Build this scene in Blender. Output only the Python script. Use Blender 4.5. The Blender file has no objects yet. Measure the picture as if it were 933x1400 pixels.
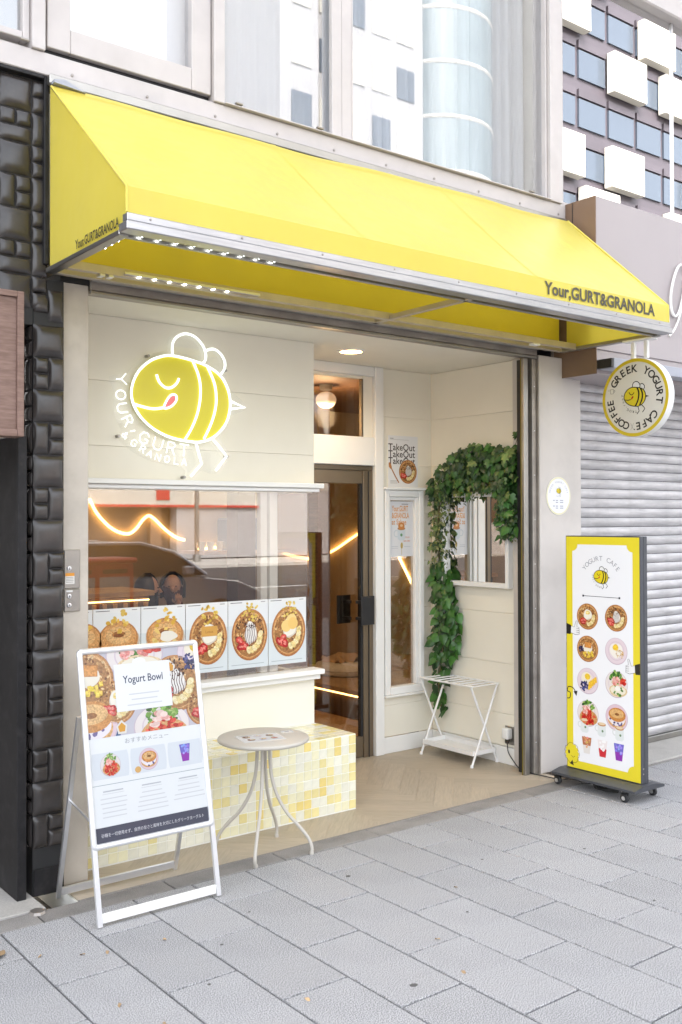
import bpy, bmesh, math, random
from mathutils import Vector, Matrix
random.seed(7)
PI = math.pi
S = bpy.context.scene
COL = S.collection

# ------------------------------------------------------------------ camera
YAW, PITCH, ROLL = 0.660542, 0.0130970, -0.0026652
d_ = Vector((math.sin(YAW)*math.cos(PITCH), math.cos(YAW)*math.cos(PITCH), math.sin(PITCH)))
r_ = Vector((math.cos(YAW), -math.sin(YAW), 0.0))
u_ = r_.cross(d_)
r2 = r_*math.cos(ROLL) + u_*math.sin(ROLL)
u2 = -r_*math.sin(ROLL) + u_*math.cos(ROLL)
cam = bpy.data.cameras.new('camera')
co = bpy.data.objects.new('camera', cam)
COL.objects.link(co)
mw = Matrix((r2, u2, -d_)).transposed().to_4x4()
mw.translation = (0, 0, 1.6)
co.matrix_world = mw
cam.sensor_fit = 'VERTICAL'
cam.sensor_height = 36.0
cam.lens = 1356.5/1400*36
cam.shift_y = -0.0048
cam.clip_start = 0.05
cam.clip_end = 2000
S.camera = co

# ------------------------------------------------------------------ sky, sun, exposure
SUN_EL, SUN_AZ = 46, 335            # azimuth clockwise from +Y, degrees
w = bpy.data.worlds.new('World')
S.world = w
w.use_nodes = True
nt = w.node_tree
bg = nt.nodes['Background']
sky = nt.nodes.new('ShaderNodeTexSky')
sky.sky_type = 'NISHITA'
sky.sun_disc = False
sky.sun_elevation = math.radians(SUN_EL)
sky.sun_rotation = math.radians(SUN_AZ)
sky.dust_density = 5.0
sky.air_density = 1.0
hs = nt.nodes.new('ShaderNodeHueSaturation')
hs.inputs['Saturation'].default_value = 0.28
nt.links.new(sky.outputs[0], hs.inputs['Color'])
nt.links.new(hs.outputs[0], bg.inputs['Color'])
bg.inputs['Strength'].default_value = 0.15
sl = bpy.data.lights.new('sun', 'SUN')
sl.energy = 0.5
sl.angle = math.radians(14.0)
sl.color = (1.0, 0.975, 0.95)
so = bpy.data.objects.new('sun', sl)
COL.objects.link(so)
az, el = math.radians(SUN_AZ), math.radians(SUN_EL)
to_sun = Vector((math.sin(az)*math.cos(el), math.cos(az)*math.cos(el), math.sin(el)))
so.rotation_euler = to_sun.to_track_quat('Z', 'Y').to_euler()
S.view_settings.view_transform = 'Standard'
S.view_settings.look = 'None'
S.view_settings.gamma = 1.0
S.view_settings.exposure = 2.9
S.view_settings.use_curve_mapping = False

# ------------------------------------------------------------------ materials
def lin(c):
    return tuple(((v/255)/12.92 if v/255 <= 0.04045 else ((v/255+0.055)/1.055)**2.4) for v in c)

def pm(name, c, rough=0.5, metal=0.0, spec=0.5, var=0.0, vs=4.0, vstretch=None, rnd=0.0, bump=0.0, bs=80.0,
       emis=None, es=0.0, coat=0.0, detail=3.0, c2=None, speck=0.0, ss=300.0, aniso=None, dirt=0.0, ds=2.0, dcol=(0.1, 0.09, 0.08)):
    """principled material, c is LINEAR rgb; var: large noise value change, rnd: per-object value change, speck: fine speckle"""
    m = bpy.data.materials.new(name)
    m.use_nodes = True
    n = m.node_tree.nodes
    L = m.node_tree.links
    b = n['Principled BSDF']
    b.inputs['Roughness'].default_value = rough
    b.inputs['Metallic'].default_value = metal
    b.inputs['Specular IOR Level'].default_value = spec
    if coat:
        b.inputs['Coat Weight'].default_value = coat
        b.inputs['Coat Roughness'].default_value = 0.1
    out = None
    rgb = n.new('ShaderNodeRGB')
    rgb.outputs[0].default_value = (*c, 1)
    out = rgb.outputs[0]
    tc = n.new('ShaderNodeTexCoord')
    mp = n.new('ShaderNodeMapping')
    L.new(tc.outputs['Object'], mp.inputs[0])
    if vstretch:
        mp.inputs['Scale'].default_value = vstretch
    oi = None
    if rnd or (vstretch and var):
        oi = n.new('ShaderNodeObjectInfo')
    if oi and vstretch:
        mu = n.new('ShaderNodeMath'); mu.operation = 'MULTIPLY'; mu.inputs[1].default_value = 37.0
        L.new(oi.outputs['Random'], mu.inputs[0])
        L.new(mu.outputs[0], mp.inputs['Location'])
    def noise(scale, det, co_):
        t = n.new('ShaderNodeTexNoise')
        t.inputs['Scale'].default_value = scale
        t.inputs['Detail'].default_value = det
        t.inputs['Roughness'].default_value = 0.6
        L.new(co_, t.inputs['Vector'])
        return t.outputs['Fac']
    def mixc(fac, a, bcol, blend='MIX'):
        x = n.new('ShaderNodeMix'); x.data_type = 'RGBA'; x.blend_type = blend
        if isinstance(fac, float): x.inputs[0].default_value = fac
        else: L.new(fac, x.inputs[0])
        for i, v in ((6, a), (7, bcol)):
            if isinstance(v, tuple): x.inputs[i].default_value = (*v, 1)
            else: L.new(v, x.inputs[i])
        return x.outputs[2]
    def ramp(f, lo, hi):
        r = n.new('ShaderNodeMapRange')
        r.inputs['From Min'].default_value = lo; r.inputs['From Max'].default_value = hi
        L.new(f, r.inputs['Value'])
        return r.outputs[0]
    def mulv(col, f, amt):
        r = n.new('ShaderNodeMapRange')
        r.inputs['To Min'].default_value = 1-amt; r.inputs['To Max'].default_value = 1+amt
        L.new(f, r.inputs['Value'])
        v = n.new('ShaderNodeVectorMath'); v.operation = 'SCALE'
        L.new(col, v.inputs[0]); L.new(r.outputs[0], v.inputs['Scale'])
        return v.outputs[0]
    if c2 is not None:
        out = mixc(ramp(noise(vs, detail, mp.outputs[0]), 0.35, 0.65), out, tuple(c2))
    elif var:
        out = mulv(out, ramp(noise(vs, detail, mp.outputs[0]), 0.3, 0.7), var)
    if speck:
        out = mulv(out, ramp(noise(ss, 2.0, tc.outputs['Object']), 0.3, 0.7), speck)
    if rnd:
        out = mulv(out, oi.outputs['Random'], rnd)
    if dirt:
        f = ramp(noise(ds, 6.0, tc.outputs['Object']), 0.5, 0.78)
        s = n.new('ShaderNodeMath'); s.operation = 'MULTIPLY'; s.inputs[1].default_value = dirt
        L.new(f, s.inputs[0])
        out = mixc(s.outputs[0], out, dcol)
    L.new(out, b.inputs['Base Color'])
    if bump:
        bn = n.new('ShaderNodeBump')
        bn.inputs['Strength'].default_value = bump
        bn.inputs['Distance'].default_value = 0.002
        L.new(noise(bs, 3.0, mp.outputs[0] if vstretch else tc.outputs['Object']), bn.inputs['Height'])
        L.new(bn.outputs[0], b.inputs['Normal'])
    if es:
        b.inputs['Emission Color'].default_value = (*(emis or c), 1)
        b.inputs['Emission Strength'].default_value = es
    return m

def glass_mat(name, refl, tint=(1, 1, 1), rough=0.0, add=0.0):
    """thin window glass: clear sheet with a fresnel mirror film of strength refl"""
    m = bpy.data.materials.new(name)
    m.use_nodes = True
    n = m.node_tree.nodes; L = m.node_tree.links
    n.remove(n['Principled BSDF'])
    tr = n.new('ShaderNodeBsdfTransparent'); tr.inputs[0].default_value = (*tint, 1)
    gl = n.new('ShaderNodeBsdfGlossy'); gl.inputs['Roughness'].default_value = rough
    lw = n.new('ShaderNodeLayerWeight'); lw.inputs['Blend'].default_value = 0.5
    pw_ = n.new('ShaderNodeMath'); pw_.operation = 'POWER'; pw_.inputs[1].default_value = 5.0
    L.new(lw.outputs['Facing'], pw_.inputs[0])
    fr = n.new('ShaderNodeMath'); fr.operation = 'MULTIPLY_ADD'; fr.inputs[1].default_value = 0.96; fr.inputs[2].default_value = 0.04   # Schlick
    L.new(pw_.outputs[0], fr.inputs[0])
    ma = n.new('ShaderNodeMath'); ma.operation = 'MULTIPLY_ADD'; ma.use_clamp = True
    ma.inputs[1].default_value = refl; ma.inputs[2].default_value = add
    L.new(fr.outputs[0], ma.inputs[0])
    mx = n.new('ShaderNodeMixShader')
    L.new(ma.outputs[0], mx.inputs[0]); L.new(tr.outputs[0], mx.inputs[1]); L.new(gl.outputs[0], mx.inputs[2])
    L.new(mx.outputs[0], n['Material Output'].inputs[0])
    return m

def emat(name, c, s):
    m = bpy.data.materials.new(name)
    m.use_nodes = True
    b = m.node_tree.nodes['Principled BSDF']
    b.inputs['Base Color'].default_value = (*c, 1)
    b.inputs['Emission Color'].default_value = (*c, 1)
    b.inputs['Emission Strength'].default_value = s
    return m

def print_mat(name, es=0.0, rough=0.35, coat=0.0, white=0.70):
    m = bpy.data.materials.new(name)
    m.use_nodes = True
    n = m.node_tree.nodes; L = m.node_tree.links
    b = n['Principled BSDF']
    a = n.new('ShaderNodeVertexColor'); a.layer_name = 'Col'
    sc_ = n.new('ShaderNodeVectorMath'); sc_.operation = 'SCALE'; sc_.inputs['Scale'].default_value = white
    hsv = n.new('ShaderNodeSeparateColor'); hsv.mode = 'HSV'
    L.new(a.outputs['Color'], hsv.inputs[0])
    tc = n.new('ShaderNodeTexCoord')
    nz = n.new('ShaderNodeTexNoise'); nz.inputs['Scale'].default_value = 110.0; nz.inputs['Detail'].default_value = 5.0; nz.inputs['Roughness'].default_value = 0.7
    L.new(tc.outputs['Object'], nz.inputs['Vector'])
    su = n.new('ShaderNodeMath'); su.operation = 'SUBTRACT'; su.inputs[1].default_value = 0.5
    L.new(nz.outputs['Fac'], su.inputs[0])
    cl = n.new('ShaderNodeMapRange'); cl.inputs['From Min'].default_value = 0.25; cl.inputs['From Max'].default_value = 0.6; cl.inputs['To Max'].default_value = 2.4
    L.new(hsv.outputs[1], cl.inputs['Value'])
    mm = n.new('ShaderNodeMath'); mm.operation = 'MULTIPLY_ADD'; mm.inputs[2].default_value = 1.0
    L.new(su.outputs[0], mm.inputs[0]); L.new(cl.outputs[0], mm.inputs[1])
    v2 = n.new('ShaderNodeVectorMath'); v2.operation = 'SCALE'
    L.new(a.outputs['Color'], v2.inputs[0]); L.new(mm.outputs[0], v2.inputs['Scale'])
    mx_ = n.new('ShaderNodeMix'); mx_.data_type = 'RGBA'
    L.new(a.outputs['Alpha'], mx_.inputs[0]); L.new(a.outputs['Color'], mx_.inputs[6]); L.new(v2.outputs[0], mx_.inputs[7])
    L.new(mx_.outputs[2], sc_.inputs[0])
    L.new(sc_.outputs[0], b.inputs['Base Color'])
    b.inputs['Roughness'].default_value = rough
    b.inputs['Specular IOR Level'].default_value = 0.4
    b.inputs['Coat Weight'].default_value = coat
    if es:
        L.new(a.outputs['Color'], b.inputs['Emission Color'])
        b.inputs['Emission Strength'].default_value = es
    return m

def fabric_mat(name, c, trans, rough=0.4, spec=0.5, sheen=0.0):
    """coated awning cloth: diffuse + gloss on both sides and some light let through"""
    m = pm(name, c, rough=rough, spec=spec, var=0.05, vs=1.5, bump=0.5, bs=3.2, dirt=0.10, ds=2.6, dcol=(0.45, 0.40, 0.22))
    m.node_tree.nodes['Bump'].inputs['Distance'].default_value = 0.02
    n = m.node_tree.nodes; L = m.node_tree.links
    b = n['Principled BSDF']
    b.inputs['Sheen Weight'].default_value = sheen; b.inputs['Sheen Roughness'].default_value = 0.35
    t = n.new('ShaderNodeBsdfTranslucent'); t.inputs[0].default_value = (*c, 1)
    mx = n.new('ShaderNodeMixShader'); mx.inputs[0].default_value = trans
    L.new(b.outputs[0], mx.inputs[1]); L.new(t.outputs[0], mx.inputs[2])
    L.new(mx.outputs[0], n['Material Output'].inputs[0])
    return m

M = {}
M['paver'] = pm('granite_paver', (0.335, 0.331, 0.333), rough=0.75, spec=0.3, var=0.10, vs=2.5, rnd=0.05, speck=1.0, ss=250, bump=0.03, bs=400, dirt=0.35, ds=2.2, dcol=(0.21, 0.20, 0.19))
M['border'] = pm('granite_border', (0.25, 0.235, 0.22), rough=0.8, spec=0.3, var=0.25, vs=5.0, rnd=0.12, speck=0.3, ss=230, bump=0.3, bs=200, dirt=0.4, ds=5, dcol=(0.13, 0.12, 0.11))
M['joint'] = pm('joint_sand', (0.022, 0.019, 0.016), rough=0.95, spec=0.1, var=0.5, vs=9, c2=(0.03, 0.036, 0.016))
M['asphalt'] = pm('asphalt', (0.045, 0.045, 0.047), rough=0.9, var=0.2, vs=2, speck=0.3, ss=150)
M['concrete'] = pm('concrete', (0.42, 0.40, 0.37), rough=0.85, var=0.12, vs=3, speck=0.1, ss=120, bump=0.2, bs=60, dirt=0.35, ds=3)
M['roadpaint'] = pm('road_paint', (0.75, 0.75, 0.72), rough=0.7, dirt=0.3, ds=5)
M['plank'] = pm('floor_plank', (0.41, 0.345, 0.26), rough=0.5, var=0.11, vs=5.0, vstretch=(2.0, 22.0, 22.0), rnd=0.06, bump=0.05, bs=10)
M['siding'] = pm('cream_siding', (0.80, 0.755, 0.64), rough=0.6, var=0.03, vs=2.0, bump=0.12, bs=55)
M['cream'] = pm('cream_paint', (0.80, 0.76, 0.66), rough=0.55, var=0.025, vs=2.0)
M['ceil'] = pm('ceiling_paint', (0.80, 0.76, 0.66), rough=0.7, var=0.02)
M['white'] = pm('white_paint', (0.80, 0.79, 0.76), rough=0.4, var=0.02, vs=3)
M['white_metal'] = pm('white_powder_coat', (0.80, 0.79, 0.77), rough=0.35, bump=0.05, bs=300)
M['beige_pillar'] = pm('stained_stone', (0.50, 0.45, 0.385), rough=0.6, var=0.12, vs=4.0, dirt=0.35, ds=7.0, dcol=(0.26, 0.21, 0.16), bump=0.15, bs=30)
M['pillar_r'] = pm('satin_panel', (0.56, 0.52, 0.485), rough=0.45, var=0.05, vs=2.5, dirt=0.18, ds=3)
M['steel'] = pm('brushed_steel', (0.36, 0.345, 0.32), rough=0.35, metal=0.9, var=0.10, vs=3, bump=0.03, bs=200)
M['steel_dull'] = pm('dull_steel', (0.34, 0.31, 0.28), rough=0.45, metal=0.7, var=0.2, vs=6, dirt=0.2, ds=8)
M['alu'] = pm('aluminium', (0.74, 0.74, 0.75), rough=0.3, metal=0.85, var=0.05, vs=8)
M['silver'] = pm('silver_frame', (0.78, 0.78, 0.79), rough=0.28, metal=0.55)
M['dark_gap'] = pm('dark_rubber', (0.015, 0.015, 0.016), rough=0.6)
M['black'] = pm('black_plastic', (0.018, 0.018, 0.02), rough=0.4)
M['blackpaint'] = pm('black_paint', (0.014, 0.013, 0.014), rough=0.5, spec=0.25, var=0.2, vs=10, dirt=0.1, ds=15, dcol=(0.2, 0.19, 0.18))
M['cushion'] = pm('black_glazed_tile', (0.034, 0.029, 0.027), rough=0.27, spec=0.6, var=0.2, vs=12, rnd=0.25, bump=0.08, bs=40)
M['yellow'] = fabric_mat('yellow_canvas', (0.82, 0.70, 0.10), 0.34, rough=0.34, spec=0.7, sheen=0.28)
M['yellow_in'] = fabric_mat('yellow_lining', (0.80, 0.66, 0.07), 0.15, rough=0.28, spec=0.6)
M['ink'] = pm('dark_brown_ink', (0.05, 0.045, 0.025), rough=0.5)
M['rail'] = pm('awning_rail', (0.40, 0.395, 0.405), rough=0.28, metal=0.75, var=0.12, vs=9, vstretch=(0.4, 6, 6))
M['bar'] = pm('awning_bar', (0.50, 0.44, 0.36), rough=0.35, metal=0.5, var=0.1, vs=8)
M['led_cool'] = emat('cool_led', (0.92, 1.0, 0.98), 6.0)
M['led_warm'] = emat('warm_led', (1.0, 0.62, 0.22), 1.3)
M['neon'] = emat('white_neon', (0.93, 1.0, 0.97), 0.17)
M['neon_fill'] = pm('yellow_acrylic', (0.52, 0.46, 0.02), rough=0.25, emis=(0.78, 0.66, 0.03), es=0.035)
M['neon_tongue'] = pm('pink_acrylic', (0.55, 0.13, 0.13), rough=0.3, emis=(0.8, 0.2, 0.2), es=0.05)
M['acrylic'] = glass_mat('clear_acrylic', 0.9)
M['glass'] = glass_mat('shop_glass', 1.8, (0.92, 0.90, 0.87), add=0.085)
M['glass_door'] = glass_mat('tinted_glass', 1.4, (0.86, 0.80, 0.72), add=0.04)
M['glass_up'] = glass_mat('office_glass', 1.2, (0.97, 0.98, 0.99), add=0.15)
M['glass_r'] = glass_mat('mirror_glass', 1.2, (0.5, 0.52, 0.56), add=0.92)
M['mirror'] = pm('mirror_silver', (0.9, 0.9, 0.9), rough=0.0, metal=1.0)
M['bronze'] = pm('bronze_aluminium', (0.20, 0.155, 0.105), rough=0.35, metal=0.55, var=0.08, vs=3)
M['winframe'] = pm('aged_white_aluminium', (0.52, 0.48, 0.46), rough=0.45, metal=0.15, var=0.06, vs=5, dirt=0.12, ds=6, dcol=(0.35, 0.3, 0.27))
M['curtain'] = pm('sheer_curtain', (0.66, 0.66, 0.66), rough=0.8)
M['blind'] = pm('white_blind', (0.82, 0.82, 0.83), rough=0.7)
M['mauve'] = pm('mauve_panel', (0.39, 0.345, 0.345), rough=0.5, var=0.02, vs=2)
M['brown_side'] = pm('brown_panel', (0.20, 0.125, 0.08), rough=0.45, var=0.05)
M['lip'] = pm('grey_trim', (0.36, 0.37, 0.42), rough=0.5)
M['shutter'] = pm('shutter_slat', (0.50, 0.485, 0.49), rough=0.42, metal=0.3, var=0.20, vs=6, vstretch=(0.7, 5, 5), rnd=0.07, dirt=0.3, ds=6, dcol=(0.22, 0.20, 0.19))
M['walnut'] = pm('walnut_board', (0.17, 0.098, 0.072), rough=0.5, var=0.35, vs=4, vstretch=(3, 3, 26), c2=(0.24, 0.15, 0.12))
M['table'] = pm('greige_powder_coat', (0.50, 0.465, 0.41), rough=0.45, bump=0.04, bs=300)
M['char'] = pm('charcoal_metal', (0.075, 0.078, 0.088), rough=0.4, metal=0.3)
M['rubber'] = pm('caster_rubber', (0.03, 0.03, 0.032), rough=0.6)
M['print'] = print_mat('poster_print', 0.0, 0.4, white=0.78)
M['print_gloss'] = print_mat('glossy_print', 0.0, 0.25, 0.25, white=0.60)
M['print_window'] = print_mat('window_print', 0.0, 0.3, white=0.80)
M['print_lit'] = print_mat('backlit_print', 0.06, 0.3, white=0.45)
M['signface'] = print_mat('sign_print', 0.0, 0.4, white=0.62)
for k, c in (('tile_a', (0.74, 0.70, 0.48)), ('tile_b', (0.74, 0.64, 0.30)), ('tile_c', (0.74, 0.72, 0.60)), ('tile_d', (0.74, 0.59, 0.21))):
    M[k] = pm(k.replace('tile', 'glazed_tile'), c, rough=0.18, spec=0.5, rnd=0.05, var=0.05, vs=20)
M['grout'] = pm('white_grout', (0.80, 0.79, 0.72), rough=0.8)
M['leaf1'] = pm('ivy_leaf', (0.026, 0.082, 0.017), rough=0.4, rnd=0.6, var=0.15, vs=60)
M['leaf2'] = pm('pothos_leaf', (0.045, 0.14, 0.022), rough=0.38, rnd=0.4, var=0.15, vs=50)
M['leaf3'] = pm('variegated_leaf', (0.07, 0.16, 0.03), rough=0.42, rnd=0.3, vs=70, c2=(0.22, 0.27, 0.08))
M['leaf4'] = pm('pale_sprig', (0.20, 0.22, 0.085), rough=0.6, rnd=0.3)
M['stem'] = pm('vine_stem', (0.10, 0.08, 0.035), rough=0.7)
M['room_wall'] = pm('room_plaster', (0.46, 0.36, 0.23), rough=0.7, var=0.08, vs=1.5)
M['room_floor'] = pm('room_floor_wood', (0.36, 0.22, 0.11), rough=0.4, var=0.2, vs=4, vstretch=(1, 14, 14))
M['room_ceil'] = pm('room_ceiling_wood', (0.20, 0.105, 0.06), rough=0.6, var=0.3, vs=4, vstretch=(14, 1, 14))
M['brown_dark'] = pm('dark_brown_panel', (0.10, 0.062, 0.04), rough=0.5)
M['skin'] = pm('skin', (0.55, 0.33, 0.24), rough=0.5)
M['hair'] = pm('dark_hair', (0.016, 0.012, 0.010), rough=0.4)
M['cloth_a'] = pm('dark_cloth', (0.03, 0.035, 0.045), rough=0.9)
M['cloth_b'] = pm('maroon_cloth', (0.10, 0.03, 0.03), rough=0.9)
M['red'] = pm('red_enamel', (0.42, 0.035, 0.025), rough=0.35, var=0.08)
M['carpaint'] = pm('silver_car_paint', (0.34, 0.35, 0.37), rough=0.25, metal=0.6, coat=0.6)
M['carglass'] = pm('car_glass', (0.02, 0.022, 0.025), rough=0.05)
M['lens'] = pm('lamp_lens', (0.7, 0.7, 0.72), rough=0.1)
M['off_dark'] = pm('office_window', (0.05, 0.066, 0.09), rough=0.08, spec=0.8)
M['off_band'] = pm('office_spandrel', (0.062, 0.052, 0.062), rough=0.5, rnd=0.1)
M['off_white'] = pm('office_white_panel', (0.47, 0.45, 0.40), rough=0.5)
M['pale'] = pm('pale_concrete', (0.34, 0.33, 0.33), rough=0.7, var=0.05)
M['tower'] = pm('tower_glass', (0.15, 0.19, 0.20), rough=0.15, spec=0.7, var=0.1, vs=0.2)
M['shopdark'] = pm('street_wall', (0.085, 0.066, 0.05), rough=0.7, var=0.2, vs=0.5)
M['wood_light'] = pm('light_wood', (0.50, 0.33, 0.17), rough=0.5, var=0.15, vs=6)
M['cord'] = pm('black_cord', (0.03, 0.03, 0.03), rough=0.5)
M['dead_leaf'] = pm('dead_leaf', (0.42, 0.28, 0.15), rough=0.7, rnd=0.4)
M['pebble'] = pm('stain', (0.10, 0.095, 0.09), rough=0.9)

# ------------------------------------------------------------------ object helpers
WL = {}
def _link(o, parent, wloc):
    COL.objects.link(o)
    if parent is not None:
        o.parent = parent
        o.location = Vector(wloc) - WL[parent]
    else:
        o.location = wloc
    WL[o] = Vector(wloc)
    return o

def thing(name, label, cat, loc=(0, 0, 0), group=None):
    o = bpy.data.objects.new(name, None)
    o.empty_display_size = 0.1
    _link(o, None, loc)
    o['label'] = label; o['category'] = cat
    if group: o['group'] = group
    return o

def tag(o, label, cat, group=None):
    o['label'] = label; o['category'] = cat
    if group: o['group'] = group
    return o

def struct(o):
    o['kind'] = 'structure'
    return o

def cr(pts, k=6, closed=False):
    """Catmull-Rom through points"""
    P = [Vector(p) for p in pts]
    n = len(P); out = []
    rng = range(n) if closed else range(n-1)
    for i in rng:
        if closed:
            a, b, c, d = P[(i-1) % n], P[i], P[(i+1) % n], P[(i+2) % n]
        else:
            a, b, c, d = P[max(i-1, 0)], P[i], P[i+1], P[min(i+2, n-1)]
        for j in range(k):
            t = j/k
            out.append(0.5*((2*b)+(c-a)*t+(2*a-5*b+4*c-d)*t*t+(3*b-a-3*c+d)*t**3))
    if not closed: out.append(P[-1].copy())
    return out

class MB:
    def __init__(s):
        s.bm = bmesh.new()
    def box(s, x0, x1, y0, y1, z0, z1, bev=0.0, rot=None, seg=1):
        vs = [s.bm.verts.new((x, y, z)) for z in (z0, z1) for y in (y0, y1) for x in (x0, x1)]
        fs = [s.bm.faces.new([vs[i] for i in f]) for f in ((0, 2, 3, 1), (4, 5, 7, 6), (0, 1, 5, 4), (2, 6, 7, 3), (0, 4, 6, 2), (1, 3, 7, 5))]
        if rot is not None:
            c = Vector(((x0+x1)/2, (y0+y1)/2, (z0+z1)/2))
            for v in vs: v.co = c + rot @ (v.co-c)
        if bev:
            es = list({e for f in fs for e in f.edges})
            bmesh.ops.bevel(s.bm, geom=es, offset=bev, segments=seg, affect='EDGES', profile=0.5)
        return s
    def face(s, pts):
        s.bm.faces.new([s.bm.verts.new(p) for p in pts])
        return s
    def prism(s, poly, fn, d0, d1):
        """poly: 2-d points; fn(u, v, d) -> 3-d"""
        a = [s.bm.verts.new(fn(u, v, d0)) for u, v in poly]
        b = [s.bm.verts.new(fn(u, v, d1)) for u, v in poly]
        n = len(poly)
        s.bm.faces.new(a[::-1]); s.bm.faces.new(b)
        for i in range(n): s.bm.faces.new((a[i], a[(i+1) % n], b[(i+1) % n], b[i]))
        return s
    def tube(s, path, r, n=8, closed=False, cap=True):
        P = [Vector(p) for p in path]
        m = len(P); rings = []
        up = None
        for i, p in enumerate(P):
            if closed: t = P[(i+1) % m]-P[(i-1) % m]
            else: t = P[min(i+1, m-1)]-P[max(i-1, 0)]
            t.normalize()
            if up is None:
                up = Vector((0, 0, 1)) if abs(t.z) < 0.9 else Vector((1, 0, 0))
            up = (up - t*up.dot(t))
            if up.length < 1e-6: up = Vector((1, 0.3, 0)) - t*t.dot(Vector((1, 0.3, 0)))
            up.normalize()
            sd = t.cross(up)
            rr = r[i] if isinstance(r, (list, tuple)) else r
            rings.append([s.bm.verts.new(p+(up*math.cos(2*PI*j/n)+sd*math.sin(2*PI*j/n))*rr) for j in range(n)])
        for i in range(m if closed else m-1):
            A, B = rings[i], rings[(i+1) % m]
            for j in range(n):
                s.bm.faces.new((A[j], A[(j+1) % n], B[(j+1) % n], B[j]))
        if cap and not closed:
            s.bm.faces.new(rings[0][::-1]); s.bm.faces.new(rings[-1])
        return s
    def lathe(s, prof, c, axis='z', n=24):
        """prof: (radius, height) pairs, first and last closed with a cap when the radius is not 0"""
        c = Vector(c); rings = []
        for r, h in prof:
            ring = []
            for j in range(n):
                a = 2*PI*j/n
                q = {'z': (r*math.cos(a), r*math.sin(a), h), 'x': (h, r*math.cos(a), r*math.sin(a)), 'y': (r*math.sin(a), h, r*math.cos(a))}[axis]
                ring.append(s.bm.verts.new(c+Vector(q)))
            rings.append(ring)
        for A, B in zip(rings, rings[1:]):
            for j in range(n): s.bm.faces.new((A[j], A[(j+1) % n], B[(j+1) % n], B[j]))
        if prof[0][0] > 1e-6: s.bm.faces.new(rings[0][::-1])
        if prof[-1][0] > 1e-6: s.bm.faces.new(rings[-1])
        return s
    def ball(s, c, r, sc=(1, 1, 1), n=12):
        k = n//2
        return s._ball(c, r, sc, n, k)
    def _ball(s, c, r, sc, n, k):
        bmesh.ops.create_uvsphere(s.bm, u_segments=n, v_segments=k, radius=r, matrix=Matrix.Translation(c) @ Matrix.Diagonal((*sc, 1)))
        return s
    def grid(s, fn, nu, nv):
        V = [[s.bm.verts.new(fn(i/nu, j/nv)) for i in range(nu+1)] for j in range(nv+1)]
        for j in range(nv):
            for i in range(nu):
                s.bm.faces.new((V[j][i], V[j][i+1], V[j+1][i+1], V[j+1][i]))
        return s
    def mesh(s, name, mat, off=(0, 0, 0), smooth=None):
        bmesh.ops.recalc_face_normals(s.bm, faces=s.bm.faces[:])
        me = bpy.data.meshes.new(name)
        for v in s.bm.verts: v.co -= Vector(off)
        s.bm.to_mesh(me); s.bm.free()
        if mat: me.materials.append(M[mat] if isinstance(mat, str) else mat)
        if smooth is not None:
            for p in me.polygons: p.use_smooth = True
            try: me.set_sharp_from_angle(angle=math.radians(smooth))
            except Exception: pass
        return me

def mk(name, mb, mat, parent=None, smooth=None, wloc=None):
    """one mesh object; vertices are given in world coordinates"""
    if wloc is None: wloc = WL[parent] if parent is not None else (0, 0, 0)
    me = mb.mesh(name, mat, wloc, smooth)
    return _link(bpy.data.objects.new(name, me), parent, wloc)

def inst(name, me, parent, wloc, rot=None, sc=None):
    o = bpy.data.objects.new(name, me)
    _link(o, parent, wloc)
    if rot is not None:
        o.rotation_mode = 'QUATERNION'
        o.rotation_quaternion = rot
    if sc is not None: o.scale = sc
    return o

def bxp(name, mat, parent, x0, x1, y0, y1, z0, z1, bev=0.002):
    """a bevelled box whose origin sits at its own centre-bottom"""
    return mk(name, MB().box(x0, x1, y0, y1, z0, z1, bev), mat, parent, wloc=((x0+x1)/2, (y0+y1)/2, z0))

# ------------------------------------------------------------------ flat print (posters, sign faces)
_T = {}
def text2d(s, bold=0.0):
    key = (s, bold)
    if key not in _T:
        cu = bpy.data.curves.new('txt', 'FONT')
        cu.body = s; cu.size = 1.0; cu.align_x = 'CENTER'; cu.resolution_u = 3; cu.offset = bold
        ob = bpy.data.objects.new('txt', cu)
        me = ob.to_mesh()
        vs = [(v.co.x, v.co.y) for v in me.vertices]
        fs = [tuple(p.vertices) for p in me.polygons]
        ob.to_mesh_clear()
        bpy.data.objects.remove(ob); bpy.data.curves.remove(cu)
        xs = [v[0] for v in vs] or [0]
        mid = (min(xs)+max(xs))/2
        _T[key] = ([(x-mid, y) for x, y in vs], fs, (max(xs)-min(xs)))
    return _T[key]

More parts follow.
